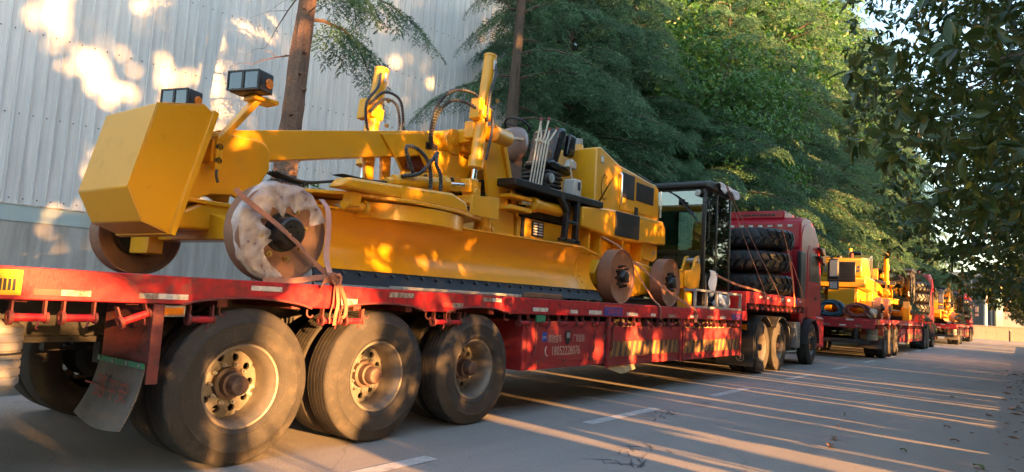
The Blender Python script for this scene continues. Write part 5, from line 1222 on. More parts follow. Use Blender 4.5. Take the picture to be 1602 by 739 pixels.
yb_ = thing('yellow_bracket', 'yellow steel arm bracket standing between the last steel wheel and the cab', 'bracket', (12.0, 4.85, DZ))
G().prism([(11.65, 1.70), (11.65, 1.98), (11.98, 2.02), (12.12, 2.26), (12.26, 2.30), (12.36, 2.05), (12.30, 1.72), (12.1, 1.62)], 'y', 4.80, 4.84).out('side_plate', YEL, yb_, bevel=.006)
G().prism([(11.65, 1.70), (11.65, 1.98), (11.98, 2.02), (12.12, 2.26), (12.26, 2.30), (12.36, 2.05), (12.30, 1.72), (12.1, 1.62)], 'y', 5.0, 5.04).out('side_plate', YEL, yb_, bevel=.006)
G().box(11.5, 12.2, 4.845, 4.995, 1.66, 1.94).out('arm', YEL, yb_, bevel=.01); G().cyl((12.2, 4.78, 2.2), (12.2, 5.06, 2.2), .05, n=18).out('pin', STEEL, yb_); G().cyl((12.36, 4.84, 1.9), (12.36, 5.0, 1.9), .1, n=18).out('roller', YEL, yb_, bevel=.01)
G().box(11.75, 12.1, 4.85, 4.99, DZ, 1.66).out('foot', YEL, yb_, bevel=.006)
tag(G().bar((12.42, 4.74, 1.95), (12.44, 4.72, 1.45), .09, .03, (0, 1, 0)).out('rubber_strip', BLKP, None), 'short black rubber strip hanging below the yellow bracket', 'rubber strip')
tag(G().prism([(4.5, DZ+.002), (6.4, DZ+.002), (6.4, DZ+.03), (4.5, DZ+.03)], 'y', 4.6, 4.78).out('timber_plank', GREYP, None, bevel=.004), 'pale plank lying on the deck under the blade', 'plank')
tag(G().obox((6.9, 4.64, DZ+.035), (.75, .1, .06), Matrix.Rotation(.05, 3, 'Z')).out('timber_block', pm('old_wood', (.2, .11, .06), .8, var=.3, scale=10), None, bevel=.006), 'brown timber block on the rail edge under the blade', 'timber')
# coils on the second trailer's tail
def coil(name, label, c, r, mat, seed, squash=.62):
    rr = random.Random(seed); g = G(); n_ = 9
    for k in range(n_):
        y_ = c[1]+(k % 3-1)*.09; q = r*(1-.18*(k//3))
        pts = [(c[0]+(q*math.cos(a))*1.0, y_+.035*math.sin(a*2+k), c[2]+q*squash*math.sin(a)*(1+.05*math.sin(3*a+k))) for a in [2*math.pi*i/26 for i in range(26)]]
        g.tube(pts, .035, n=7, closed=True)
    M_ = Matrix.Translation(Vector(c)) @ Matrix.Rotation(R(90), 4, 'Z') @ Matrix.Translation(-Vector(c))
    g.V = [M_ @ v for v in g.V]
    return tag(g.out(name, mat, None, ang=80), label, 'hose', 'hose coils on the second trailer')
tx = .55+D2[0]
coil('hose_coil', 'blue hose coil on the tail of the second trailer', (tx+.35, 5.85+D2[1], 1.60), .42, BLUEHOSE, 1); coil('hose_coil', 'reddish hose coil right of the blue one', (tx+.35, 5.05+D2[1], 1.57), .40, REDHOSE, 2, .55)
lumpy('cloth_sack', pm('pale_sack', (.5, .42, .32), .85, var=.1), (tx+.45, 4.62+D2[1], 1.48), (.3, .14, .15), 9, 'pale sack at the corner of the second trailer tail', 'sack')
lp = thing('licence_plate', 'yellow licence plate on the tail of the farthest trailer', 'licence plate', (.45+D3[0], 6.0+D3[1], 1.0))
G().box(.43+D3[0], .445+D3[0], 5.5+D3[1], 6.1+D3[1], .82, 1.0).out('plate', YSTK, lp); G().box(.44+D3[0], .452+D3[0], 5.48+D3[1], 6.12+D3[1], .80, 1.02).out('plate_frame', DARK, lp)
drm = thing('yellow_drum_winch', 'round yellow drum part beside the tyre stack of the second truck', 'machine part', (11.6+D2[0], 5.0+D2[1], DZ))
G().lathe([(0, 0), (.34, 0), (.36, .03), (.36, .3), (.3, .34), (0, .34)], (11.7+D2[0], 4.7+D2[1], 1.70), (0, 1, 0), n=32).out('drum', YEL, drm, bevel=.01); G().prism([(11.0+D2[0], 1.34), (11.4+D2[0], 1.34), (11.5+D2[0], 2.0), (11.2+D2[0], 2.2), (10.95+D2[0], 1.9)], 'y', 4.7+D2[1], 4.95+D2[1]).out('arm', YEL, drm, bevel=.01)
# fallen leaves on the road
rl = random.Random(8)
lm = [pm('dry_leaf_brown', (.25, .12, .06), .7, var=.2), pm('dry_leaf_green', (.09, .12, .02), .6, var=.2)]
def fallen(x, y, a, L, mt, lab):
    d = Vector((math.cos(a), math.sin(a), 0)); s_ = Vector((-d.y, d.x, 0)); p = Vector((x, y, .008)); vs_ = []
    for i in range(7):
        u = i/6; w = L*.22*math.sin(math.pi*min(.98, u*.92+.05)); q = p+d*L*(u-.5)+Vector((0, 0, .02*math.sin(u*3)))
        vs_ += [q-s_*w+Vector((0, 0, .012)), q, q+s_*w+Vector((0, 0, .014))]
    fs = []
    for i in range(6): b = 3*i; fs += [(b, b+1, b+4, b+3), (b+1, b+2, b+5, b+4)]
    return tag(G().add(vs_, fs).out('fallen_leaf', mt, None), lab, 'leaf', 'fallen leaves on the road')
for i, (x, y, a, L, k, lab) in enumerate(((7.6, 1.55, .2, .17, 0, 'brown curled leaf on the road, larger of the middle pair'), (8.1, 1.62, .4, .16, 0, 'pale brown leaf just beyond the larger curled one'), (7.75, .32, .6, .16, 1, 'green leaf lying near the right edge of the road'), (4.4, 2.15, .3, .16, 0, 'brown leaf in the sunlit streak near the bottom edge'),
        (9.2, .6, 2, .1, 0, 'small dark leaf on the road by the right edge'), (10.3, .75, 1, .1, 0, 'small leaf farther up the road by the right edge'), (8.0, .95, .9, .08, 1, 'tiny green leaf left of the green one'), (10.2, 1.9, 0, .1, 1, 'tiny green leaf near the middle of the road'), (9.0, 1.75, .5, .07, 0, 'tiny leaf just past the leaf pair'))):
    fallen(x, y, a, L, lm[k], lab)

# leaf litter and grit swept against the right edge of the road: too small to count
g = G()
for k in range(420):
    y = -.52+abs(rl.gauss(0, .55)); x = rl.uniform(2.5, 26); a = rl.uniform(0, 6.28); L = rl.uniform(.012, .05) if rl.random() < .8 else rl.uniform(.05, .1)
    d = Vector((math.cos(a), math.sin(a), 0)); s_ = Vector((-d.y, d.x, 0)); p = Vector((x, y, .006)); w = L*.4
    g.add([p-d*L, p-s_*w+Vector((0, 0, L*.3)), p+d*L+Vector((0, 0, .004)), p+s_*w+Vector((0, 0, L*.2))], [(0, 1, 2, 3)])
tag(g.out('leaf_litter', lm[0], None, smooth=False), 'dry leaf crumbs and grit along the right edge of the road', 'leaf litter', kind='stuff')
for o in bpy.data.objects:                       # fasteners and tread blocks too small to pick apart
    if o.parent is not None and o.name.split('.')[0] in ('wheel_nuts', 'bracket', 'winch_bracket', 'bolt', 'edge_bolt', 'end_plate_bolt', 'bracket_bolt', 'link_hole', 'tread_lugs', 'hub', 'phone_number', 'lettering', 'label_text', 'handwriting', 'chain'): o['kind'] = 'stuff'
# ------------------------------------------------------------------ vegetation
def tri_mesh(name, V, F, mat):
    me = bpy.data.meshes.new(name); V = np.asarray(V, np.float32); F = np.asarray(F, np.int32)
    me.vertices.add(len(V)); me.vertices.foreach_set('co', V.ravel())
    me.loops.add(F.size); me.loops.foreach_set('vertex_index', F.ravel())
    me.polygons.add(len(F)); me.polygons.foreach_set('loop_start', np.arange(0, F.size, 3, dtype=np.int32)); me.polygons.foreach_set('loop_total', np.full(len(F), 3, np.int32))
    me.update(calc_edges=True); me.materials.append(mat); return me
def norm(a): return a/np.maximum(1e-9, np.linalg.norm(a, axis=-1, keepdims=True))
BARK = pm('cedar_bark', (.17, .10, .066), .9, var=.35, scale=12, streak=True, dirt=(.06, .038, .03), dirt_amt=.4, dirt_scale=16, bump=1.0, bscale=28)
for n_ in BARK.node_tree.nodes:
    if n_.bl_idname == 'ShaderNodeBump': n_.inputs['Distance'].default_value = .035
BARK2 = pm('grey_bark', (.085, .065, .05), .9, var=.3, scale=10, dirt=(.04, .033, .026), dirt_amt=.45, dirt_scale=12, bump=.8, bscale=22)
NEED = leaf_mat('cedar_needles', (.010, .036, .022), (.120, .260, .130), trans=.16, rough=.5, isl=.35, nsc=1.9)
LFD = leaf_mat('dark_glossy_leaves', (.018, .038, .011), (.072, .108, .026), trans=.28, rough=.32, c3=(.34, .17, .03))
LFZ = leaf_mat('fresh_green_leaves', (.020, .070, .014), (.070, .185, .030), trans=.33, rough=.45)
LFY = leaf_mat('yellow_green_leaves', (.05, .10, .015), (.16, .22, .03), trans=.4, rough=.45)

# --- cedar: needle tufts on shoots, shoots on sprays, sprays on drooping branches
def needles(P, D, rng, length=.068, width=.020):
    """one thin triangle per row, starting at P and pointing along D"""
    n = len(P); s = norm(np.cross(D, rng.normal(size=(n, 3)))); L = length*rng.uniform(.7, 1.25, (n, 1)); w = width*rng.uniform(.8, 1.3, (n, 1))
    V = np.stack([P-s*w*.5, P+s*w*.5, P+D*L], 1).reshape(-1, 3); return V
def make_spray(rng):
    P = []; D = []
    for i in range(12):
        t = (i+.6)/12; side = 1 if i % 2 else -1
        base = np.array([.62*t, 0, -.10*t*t]); a = math.radians(rng.uniform(38, 62))*side
        L = (.20*(1-.65*t)+.05)*rng.uniform(.8, 1.15)
        d = np.array([math.cos(a), math.sin(a), -.30+rng.uniform(-.15, .1)]); d /= np.linalg.norm(d)
        for k in range(4):
            q = base+d*L*(k+.8)/4
            for j in range(2): P.append(q); r_ = rng.normal(size=3); D.append(d*.75+r_*.42+np.array([0, 0, .22]))
    for i in range(8):
        q = np.array([.08+.58*(i+.5)/8, 0, -.10*((i+.5)/8)**2])
        for j in range(2): P.append(q); D.append(np.array([.6, 0, .2])+rng.normal(size=3)*.5)
    return needles(np.array(P), norm(np.array(D)), rng)
def rotz(a): c, s = math.cos(a), math.sin(a); return np.array([[c, -s, 0], [s, c, 0], [0, 0, 1.]])
def roty(a): c, s = math.cos(a), math.sin(a); return np.array([[c, 0, s], [0, 1, 0], [-s, 0, c]])
def rotx(a): c, s = math.cos(a), math.sin(a); return np.array([[1, 0, 0], [0, c, -s], [0, s, c]])
crng = np.random.default_rng(4)
SPR = [make_spray(crng) for _ in range(6)]
def branch_curve(L, t): return np.array([L*t*(1-.06*t*t), .0, L*(.14*t-.50*t**2.1)])
def make_branch(L, rng, step=.125, t0=.12):
    out = []; n = int(L*(1-t0)/step)
    for i in range(n+1):
        t = t0+(1-t0)*i/n; p = branch_curve(L, t); p[1] += .05*L*math.sin(t*5+L)
        for side in ((-1, 1) if i < n else (0,)):
            sc = (1.25-.72*t)*rng.uniform(.75, 1.15)*(.8+.12*L)
            az = side*math.radians(rng.uniform(42, 78)*(1-.45*t)); pit = math.radians(rng.uniform(12, 48)+22*t)
            M_ = rotz(az) @ roty(pit) @ rotx(rng.uniform(-.35, .35))
            out.append((SPR[rng.integers(len(SPR))]*sc) @ M_.T + p)
    m_ = int(L*55); tt = rng.uniform(.05, 1, m_); Pm = np.array([branch_curve(L, t)+np.array([0, .05*L*math.sin(t*5+L), .01]) for t in tt])
    out.append(needles(Pm, norm(rng.normal(size=(m_, 3))*.6+np.array([.5, 0, .6])), rng, .075, .022))
    return np.concatenate(out)
BR = {L: [make_branch(L, crng) for _ in range(2)] for L in (1.3, 2.1, 3.0, 3.9)}
def limb_tube(g, pts, r0, r1, n=6):
    m_ = len(pts); g.tube(pts, [r0+(r1-r0)*i/(m_-1) for i in range(m_)], n=n)
def make_cedar(seed, height, z0, lmax, nbr, r0=.2, lean=(0, 0), twigs=0, bark=None, gap=None):
    rng = np.random.default_rng(seed); V = []; wood = G(); pyr = random.Random(seed)
    ax = lambda z: np.array([lean[0]*z+.06*math.sin(z*.7+seed), lean[1]*z+.06*math.cos(z*.6+seed), z])
    NS, NA = 60, 18; tv = []; tf = []
    for i in range(NS+1):                        # trunk with uneven bark ridges and knots
        z = height*i/NS; c_ = ax(z); rr = r0+(.03-r0)*i/NS
        for k in range(NA):
            a = 2*math.pi*k/NA; q = rr*(1+.07*math.sin(5*a+z*1.3)+.05*math.sin(9*a-z*2.1)+pyr.uniform(-.05, .05)); tv.append((c_[0]+q*math.cos(a), c_[1]+q*math.sin(a), z))
    for i in range(NS):
        for k in range(NA): tf.append((i*NA+k, i*NA+(k+1) % NA, (i+1)*NA+(k+1) % NA, (i+1)*NA+k))
    wood.add(tv, tf)
    for k in range(14):
        z = pyr.uniform(2.2, z0+1); a = pyr.uniform(3.4, 6.0); c_ = Vector(ax(z)); d_ = Vector((math.cos(a), math.sin(a), .15)); rr = r0+(.03-r0)*z/height; wood.cyl(c_+d_*rr*.7, c_+d_*rr*1.22, rr*.26, rr*.16, n=8)
    for i in range(nbr):
        u = (i+.5)/nbr; z = z0+(height-z0-.3)*u**1.05
        L = max(.9, lmax*(1-.72*((z-z0)/(height-z0))**1.1)*rng.uniform(.72, 1.12))
        az = i*2.39996+rng.uniform(-.35, .35)
        if gap and gap(az % (2*math.pi), z): continue
        key = min(BR, key=lambda k: abs(k-L)); b = BR[key][rng.integers(2)]*np.array([L/key, 1, 1]); pit = rng.uniform(-.12, .18)-.25*(z/height)
        M_ = rotz(az) @ roty(pit) @ rotx(rng.uniform(-.2, .2)); p = ax(z)
        V.append(b @ M_.T + p)
        limb_tube(wood, [tuple(M_ @ (branch_curve(key, t)*np.array([L/key, 1, 1])+np.array([0, .05*key*math.sin(t*5+key)*(t > .1), 0]))+p) for t in (0, .15, .35, .6, .85, 1)], .011*L+.008, .004, n=5)
    for i in range(twigs):                       # dead grey twigs on the lower trunk
        z = pyr.uniform(z0*.55, z0*1.15); az = pyr.uniform(0, 6.28); L = pyr.uniform(.6, 2.0); p = ax(z)
        d = np.array([math.cos(az), math.sin(az), pyr.uniform(-.15, .35)])
        pts = [tuple(p+d*L*t+np.array([0, 0, -.25*L*t*t])+np.array([pyr.uniform(-.04, .04)]*3)*t) for t in (0, .25, .5, .75, 1)]
        limb_tube(wood, pts, .02, .004, n=4)
        for k in range(5):
            q = Vector(pts[1+k % 4]); dd = Vector((d[0], d[1], 0))*.5+Vector((pyr.uniform(-.8, .8), pyr.uniform(-.8, .8), pyr.uniform(-.5, .3)))
            limb_tube(wood, [q, q+dd*L*.2+Vector((0, 0, .03)), q+dd*L*.38+Vector((0, 0, -.05))], .006, .002, n=3)
    V = np.concatenate(V); F = np.arange(len(V)).reshape(-1, 3)
    return tri_mesh('crown', V, F, NEED), mesh_of(wood, 'trunk', bark or BARK2, recalc=False)
def plant_tree(name, label, cat, loc, me_crown, me_trunk, rz=0, sc=1, group=None):
    t = thing(name, label, cat, loc, group); t.rotation_euler = (0, 0, rz); t.scale = (sc, sc, sc)
    put('trunk', me_trunk, t); c = put('crown', me_crown, t); c['kind'] = 'stuff'; return t

cedA = make_cedar(1, 14.5, 2.2, 4.8, 135, .26)
cedB = make_cedar(2, 13.0, 2.9, 4.3, 110, .22, twigs=16)
T1 = make_cedar(7, 12.0, 5.7, 2.7, 44, .245, lean=(.088, 0), twigs=3, bark=BARK, gap=lambda a, z: z < 7.2 and not (a < .75 or a > 5.7))
T2 = make_cedar(9, 13.0, 4.4, 3.8, 64, .23, twigs=40, gap=lambda a, z: z < 9.5 and 1.7 < a < 4.9)
T3 = make_cedar(13, 8.8, 4.9, 5.0, 34, .22, twigs=6)
CG = 'cedars behind the convoy'
plant_tree('cedar_tree', 'cedar with separate pale drooping boughs reaching out over the red truck cab', 'tree', (23.2, 9.3, 0), T3[0], T3[1], 1.0, 1.0, CG)
plant_tree('cedar_tree', 'bare leaning cedar trunk standing before the white wall above the grader', 'tree', (6.22, 9.6, 0), T1[0], T1[1], group=CG)
plant_tree('cedar_tree', 'cedar with dead twigs on its trunk at the end of the white wall', 'tree', (13.0, 9.9, 0), T2[0], T2[1], group=CG)
spots = [(17.6, 11.3, 0, .4, 1.08, 'big dark cedar drooping behind the operator cab'), (22.3, 11.6, 1, 2.0, 1.1, 'cedar right behind the tractor cab of the nearest truck'), (28.0, 9.9, 0, 3.3, 1.0, 'cedar behind the mirrors of the nearest red truck cab'),
         (31.0, 10.4, 1, 1.2, 1.5, 'cedar behind the tail of the second truck'), (36.0, 10.6, 0, 5.0, 1.5, 'cedar with sunlit boughs behind the second grader'), (41.5, 10.6, 1, .3, 1.7, 'cedar behind the cab of the second truck'),
         (47, 10.2, 0, 2.6, 1.65, 'cedar in the gap between second and third truck'), (53, 10, 1, 4.1, 1.8, 'cedar behind the third grader'), (60, 9.8, 0, 1.9, 1.65, 'cedar behind the farthest truck'), (67, 9.4, 1, 5.5, 1.6, 'last but one cedar of the row'), (75, 9.4, 0, .9, 1.3, 'last cedar of the row by the far wall')]
for x, y, k, rz, sc, lb in spots:
    ce = (cedA, cedB)[k]; plant_tree('cedar_tree', lb, 'tree', (x, y, 0), ce[0], ce[1], rz, sc, CG)

# --- broad-leaved crowns
def leaf_tris(P, D, N, L, W, fold=.25, two=False):
    """leaf blades (4 triangles each, folded along the midrib, pointed at both ends)"""
    n = len(P); D = norm(D); S = norm(np.cross(D, N)); Nn = np.cross(S, D); L = np.broadcast_to(np.reshape(L, (-1, 1)), (n, 1)); W = np.broadcast_to(np.reshape(W, (-1, 1)), (n, 1))
    mid = P+D*L*.5-Nn*L*.04
    if two:
        V = np.stack([P, mid-S*W*.5, mid+S*W*.5, P+D*L-Nn*L*.12], 1).reshape(-1, 3)
        return V, (np.array([[0, 2, 1], [1, 2, 3]])[None]+(np.arange(n)*4)[:, None, None]).reshape(-1, 3)
    V = np.stack([P, mid-S*W*.5+Nn*W*fold, mid, mid+S*W*.5+Nn*W*fold, P+D*L-Nn*L*.12], 1).reshape(-1, 3)
    b = (np.arange(n)*5)[:, None, None]; F = (np.array([[0, 2, 1], [1, 2, 4], [0, 3, 2], [3, 4, 2]])[None]+b).reshape(-1, 3); return V, F
# sun-flecks: gaps cut in the roadside foliage to place sunlight, given as (plane Y, x, z, rx, rz) of the light that gets through
HOLES = []
def through(P, org, mg=0):
    """which leaf positions lie in a gap cut along the sun direction"""
    W_ = P+np.array(org); dead = np.zeros(len(P), bool)
    for (yp, x, z, rx, rz_) in HOLES:
        t = (yp-W_[:, 1])/SL.y; px = W_[:, 0]+t*SL.x; pz = W_[:, 2]+t*SL.z
        k_ = mg*(1.0 if rx > .28 else .55); dead |= ((px-x)/(rx+k_))**2+((pz-z)/(rz_+k_))**2 < 1
    return dead
def make_broadleaf(seed, centre, radii, clumps, tips, whorl, leaf, width, sig, mat, org=(0, 0, 0), carve=False, keep=None, r_in=.45, trunk_r=.14, wood_n=10, extra=None, trunk_h=None, up=.25, two=False):
    rng = np.random.default_rng(seed); c = np.array(centre); rad = np.array(radii)
    u = norm(rng.normal(size=(clumps, 3))); r_ = (r_in+(1-r_in)*rng.random((clumps, 1))**.6)*rng.uniform(.85, 1.08, (clumps, 1)); K = c+u*r_*rad
    tipP = (K[:, None, :]+rng.normal(size=(clumps, tips, 3))*np.array(sig)).reshape(-1, 3)
    out = norm((tipP-c)/rad+rng.normal(size=tipP.shape)*.45+np.array([0, 0, up]))
    n = len(tipP)*whorl; P = np.repeat(tipP, whorl, 0); O = np.repeat(out, whorl, 0)
    rad_dir = norm(np.cross(O, rng.normal(size=(n, 3)))); D = norm(O*rng.uniform(.1, .9, (n, 1))+rad_dir*rng.uniform(.6, 1.1, (n, 1))+np.array([0, 0, -.22]))
    P = P+O*rng.uniform(-.5, .5, (n, 1))*leaf*.8
    N = norm(O+np.array([0, 0, .5])+rng.normal(size=(n, 3))*.45); L = leaf*rng.uniform(.65, 1.2, n); Wd = width*rng.uniform(.75, 1.15, n)
    ok = np.ones(n, bool)
    if keep is not None: ok &= keep(P+np.array(org))
    if carve: ok &= ~through(P+D*L[:, None]*.5, org, leaf*.32)
    ok &= (P[:, 2]+org[2]) > .05
    P, D, N, L, Wd = P[ok], D[ok], N[ok], L[ok], Wd[ok]
    near = None
    if extra:                                     # pull out the leaves that show largest, to be objects of their own
        wp = P+np.array(org)-np.array([0, 0, CAM_H]); dist = np.linalg.norm(wp, axis=1)
        xc = wp @ np.array(rt); yc = wp @ np.array(up0_np); zc = wp @ np.array(fwd)
        vis = (zc > .5) & (np.abs(xc/zc) < .74) & (np.abs(yc/zc) < .34); idx = np.where(vis)[0]; idx = idx[np.argsort(dist[idx])][:extra]
        near = (P[idx], D[idx], N[idx], L[idx], Wd[idx]); msk = np.ones(len(P), bool); msk[idx] = False
        P, D, N, L, Wd = P[msk], D[msk], N[msk], L[msk], Wd[msk]
    V, F = leaf_tris(P, D, N, L, Wd, two=two); me = tri_mesh('crown', V, F, mat)
    wood = G(); top = Vector((c[0]*.5, c[1]*.5, c[2]+rad[2]*.3)); th = trunk_h or max(.3, c[2]-rad[2]*.75)
    fork = Vector((c[0]*.15, c[1]*.15, th)); limb_tube(wood, [(0, 0, 0), fork*.5+Vector((.03, 0, 0)), fork, (fork+top)/2+Vector((.08, -.05, 0)), top], trunk_r, trunk_r*.25, n=10)
    for i in range(min(wood_n, clumps)):
        e = Vector(K[i]); a = fork.lerp(top, .05+.8*(i/wood_n)); mid = a.lerp(e, .5)+Vector((0, 0, .25)); limb_tube(wood, [a, a.lerp(mid, .55)+Vector((.03, .04, .02)), mid, mid.lerp(e, .6), e], trunk_r*.38, .008, n=5)
        for q in range(3): limb_tube(wood, [mid.lerp(e, .3*q), mid.lerp(e, .3*q).lerp(Vector(tipP[i*tips+q]), .6)+Vector((0, 0, .03)), Vector(tipP[i*tips+q])], .012, .004, n=4)
    return me, mesh_of(wood, 'trunk', BARK2, recalc=False), near
up0_np = np.array(up)
# green deciduous tree rising behind the red cab, and fresh green undergrowth behind the cedars
zel = make_broadleaf(21, (0, 0, 8.0), (4.2, 4.2, 4.6), 300, 34, 5, .15, .085, (.55, .55, .2), LFZ, wood_n=26, trunk_r=.2, r_in=.15, two=True)
plant_tree('deciduous_tree', 'fresh green deciduous tree rising behind the red truck cab', 'tree', (25.6, 10.4, 0), zel[0], zel[1], 0, 1.0, 'broad-leaved trees behind the cedars')
for i, (x, y, sc, rz) in enumerate(((19.5, 16.5, 1.0, 1), (26, 16.5, 1.4, 2), (33, 15, 1.8, 3), (41, 15, 1.8, 4), (50, 14.5, 1.4, 5), (60, 14, 1.0, .5), (71, 13, 1.0, 1.5), (84, 14, 1.1, 2.2), (92, 10, .9, 3.2))):
    plant_tree('deciduous_tree', ('broad-leaved tree filling the gap behind the big dark cedar', 'broad-leaved tree behind the red truck cab, second row', 'broad-leaved tree behind the second truck, second row', 'broad-leaved tree behind the second grader, second row', 'broad-leaved tree behind the third grader, second row', 'broad-leaved tree behind the farthest truck, second row', 'broad-leaved tree at the end of the second row', 'broad-leaved tree beyond the far wall, left', 'small broad-leaved tree beyond the far wall, beside the pole')[i],
               'tree', (x, y, 0), zel[0], zel[1], rz, sc, 'broad-leaved trees behind the cedars')
und = make_broadleaf(22, (0, 0, 1.9), (2.4, 1.8, 2.1), 110, 24, 5, .13, .065, (.4, .4, .3), LFY, wood_n=8, trunk_r=.06, r_in=.2)
for i, (x, y, sc, rz) in enumerate(((15.5, 13.2, 1.25, 0), (18.6, 13.0, 1.45, 1), (22, 13.5, 1.5, 2), (26, 12.6, 1.5, 3), (30, 12.6, 1.4, 4), (35, 12, 1.4, 5), (40, 12, 1.4, 6), (46, 11, 1.3, .5), (52, 11, 1.3, 1.5), (20.4, 9.2, .9, 2.2))):
    plant_tree('shrub', ('yellow-green shrub just past the end of the white wall', 'yellow-green shrub under the big dark cedar', 'yellow-green shrub left of the red cab', 'yellow-green shrub right behind the red cab', 'yellow-green shrub above the mirrors of the nearest truck', 'yellow-green shrub behind the second grader', 'yellow-green shrub behind the second operator cab', 'yellow-green shrub between second and third truck', 'yellow-green shrub behind the third grader', 'low shrub directly behind the glazed operator cab')[i], 'shrub', (x, y, 0), und[0], und[1], rz, sc, 'shrubs under the cedars')
lq = make_broadleaf(23, (0, 0, 2.3), (.62, .55, .75), 16, 9, 6, .17, .06, (.18, .18, .14), LFZ, wood_n=10, trunk_r=.03, r_in=.3)
for x, y, rz, lb in ((7.35, 9.7, 0, 'small leafy bush showing between the grader cylinders, left'), (8.9, 9.4, 2, 'small leafy bush showing behind the side-shift cylinder, right')):
    plant_tree('leafy_bush', lb, 'bush', (x, y, 0), lq[0], lq[1], rz, 1, 'bushes by the white wall')

# --- roadside trees on the near (right-hand) side: they overhang the road and shade the convoy
hr = random.Random(17)
def clump(yp, x, z, spread, n, r0, r1, asp=1.0):
    for _ in range(n):
        r_ = hr.uniform(r0, r1); HOLES.append((yp, x+hr.gauss(0, spread), z+hr.gauss(0, spread*asp), r_, r_*hr.uniform(.8, 1.5)))
# low gaps cut through hedge and crowns for sun on wheels and road
HOLES += [(4.47, 3.45, .55, .66, .62), (4.47, 3.30, .1, .62, .8), (4.47, 3.55, .95, .52, .30), (4.47, 3.4, -.4, .6, .5), (4.47, 3.85, 1.2, .16, .16), (4.47, 1.2, -.45, .35, .3)]
for x, w, z, h in ((5.98, .12, -.22, .5), (6.35, .10, -.42, .30), (7.42, .10, -.18, .36), (7.15, .17, -.5, .30), (8.0, .07, -.45, .2), (8.4, .06, -.2, .3), (9.4, .06, -.3, .35), (10.15, .10, .12, .55), (11.85, .07, -.3, .45), (12.4, .05, -.35, .4),
                   (14.12, .12, -.05, .85), (14.5, .05, -.2, .5), (15.5, .05, -.3, .4), (16.45, .10, -.15, .75), (17.3, .05, -.2, .45), (21.5, .06, -.2, .5), (28.9, .13, -.05, .7), (29.9, .10, -.05, .7), (30.8, .12, -.1, .7), (31.8, .16, -.05, .75), (33.5, .1, 0, .6)):
    HOLES.append((4.47, x, z, w, h))
HOLES += [(4.47, 15.55, .62, .22, .62), (4.47, 16.25, .70, .30, .62), (4.47, 16.0, 1.22, .5, .10), (4.47, 27.9, .5, .25, .7), (4.47, 29.2, .6, .3, .6), (4.47, 17.35, 1.62, .30, .16), (4.47, 38.5, 1.3, .7, .3)]
for x, z, s_, n in ((6.6, .65, .12, 4), (8.05, .62, .05, 2), (9.05, .75, .18, 7), (9.9, .6, .2, 5), (12.2, .78, .25, 12), (12.9, .7, .22, 12), (13.3, .62, .15, 5), (9.5, 1.22, .3, 4), (12.3, 1.25, .4, 5), (1.6, 1.25, .15, 3)): clump(4.47, x, z, s_, n, .035, .085)
# flecks on the grader
for x, z, s_, n in ((3.4, 2.2, .22, 8), (3.6, 2.45, .15, 5), (4.6, 2.75, .3, 9), (5.4, 2.95, .2, 6), (6.2, 3.2, .2, 4), (3.3, 1.75, .25, 9), (4.6, 2.3, .3, 6), (5.9, 1.65, .35, 12), (6.9, 1.6, .35, 12), (7.8, 1.7, .35, 12), (8.6, 1.75, .2, 7), (6.3, 3.9, .25, 5), (5.8, 3.8, .2, 5),
                   (9.6, 3.2, .25, 14), (10.2, 3.3, .2, 5), (9.3, 2.6, .3, 10), (10.9, 2.7, .25, 6), (10.3, 2.2, .3, 10), (9.2, 1.7, .15, 5), (10.8, 1.7, .2, 6), (11.4, 2.6, .1, 3), (7.8, 2.3, .2, 5), (7.1, 2.6, .15, 3), (3.2, 2.9, .1, 2), (13.0, 2.4, .4, 4), (12.1, 1.9, .1, 3)): clump(5.2, x, z, s_*1.1, max(1, int(n*.45)), .015, .042)
for x, z, s_, n in ((27.5, 3.0, .5, 9), (29, 2.3, .6, 10), (31, 3.4, .4, 9), (33, 2.4, .5, 8), (35.5, 3.2, .5, 6), (53, 2.6, .6, 9), (56, 2.6, .8, 10)): clump(4.8, x, z, s_, n, .2, .5)
# flecks on the white wall
for x, y, z, s_, n, r0, r1 in ((4.7, 14.3, 6.3, .22, 7, .14, .34), (5.2, 14.25, 5.3, .28, 7, .12, .28), (4.5, 14.35, 5.9, .2, 4, .1, .25), (5.6, 14.2, 5.0, .25, 5, .08, .2), (6.2, 14.1, 6.9, .25, 6, .06, .2), (5.6, 14.2, 3.8, .35, 6, .1, .28), (7.0, 14.0, 5.2, .4, 12, .05, .15), (8.5, 13.8, 7.2, .35, 10, .05, .22), (7.8, 13.9, 6.2, .4, 9, .04, .12), (8.3, 13.8, 5.2, .35, 10, .04, .12),
                             (7.6, 13.9, 2.3, .28, 8, .10, .26), (5.0, 14.3, 1.9, .4, 6, .1, .25), (9.5, 13.6, 4.6, .5, 5, .05, .14), (13.2, 13.1, 7.2, .5, 4, .08, .16), (12.2, 13.2, 6.2, .6, 4, .05, .14)): clump(y, x, z, s_, int(n*3.0), .015, r1*.25)
# flecks on the cedar trunk
for z in (5.3, 5.0, 4.6, 4.2, 3.7, 3.1, 2.8): HOLES.append((9.5, 6.1+.02*z, z, .16, .12))
# sunlit boughs farther up the road
for x, y, z, s_, n in ((34, 7.5, 4.5, 1.6, 10), (40, 7, 5, 1.8, 14), (46, 7, 4.5, 1.8, 12), (22.5, 8, 4, .8, 4), (55, 7, 4, 2.2, 12)): clump(y, x, z, s_, int(n*1.5), .4, 1.0)

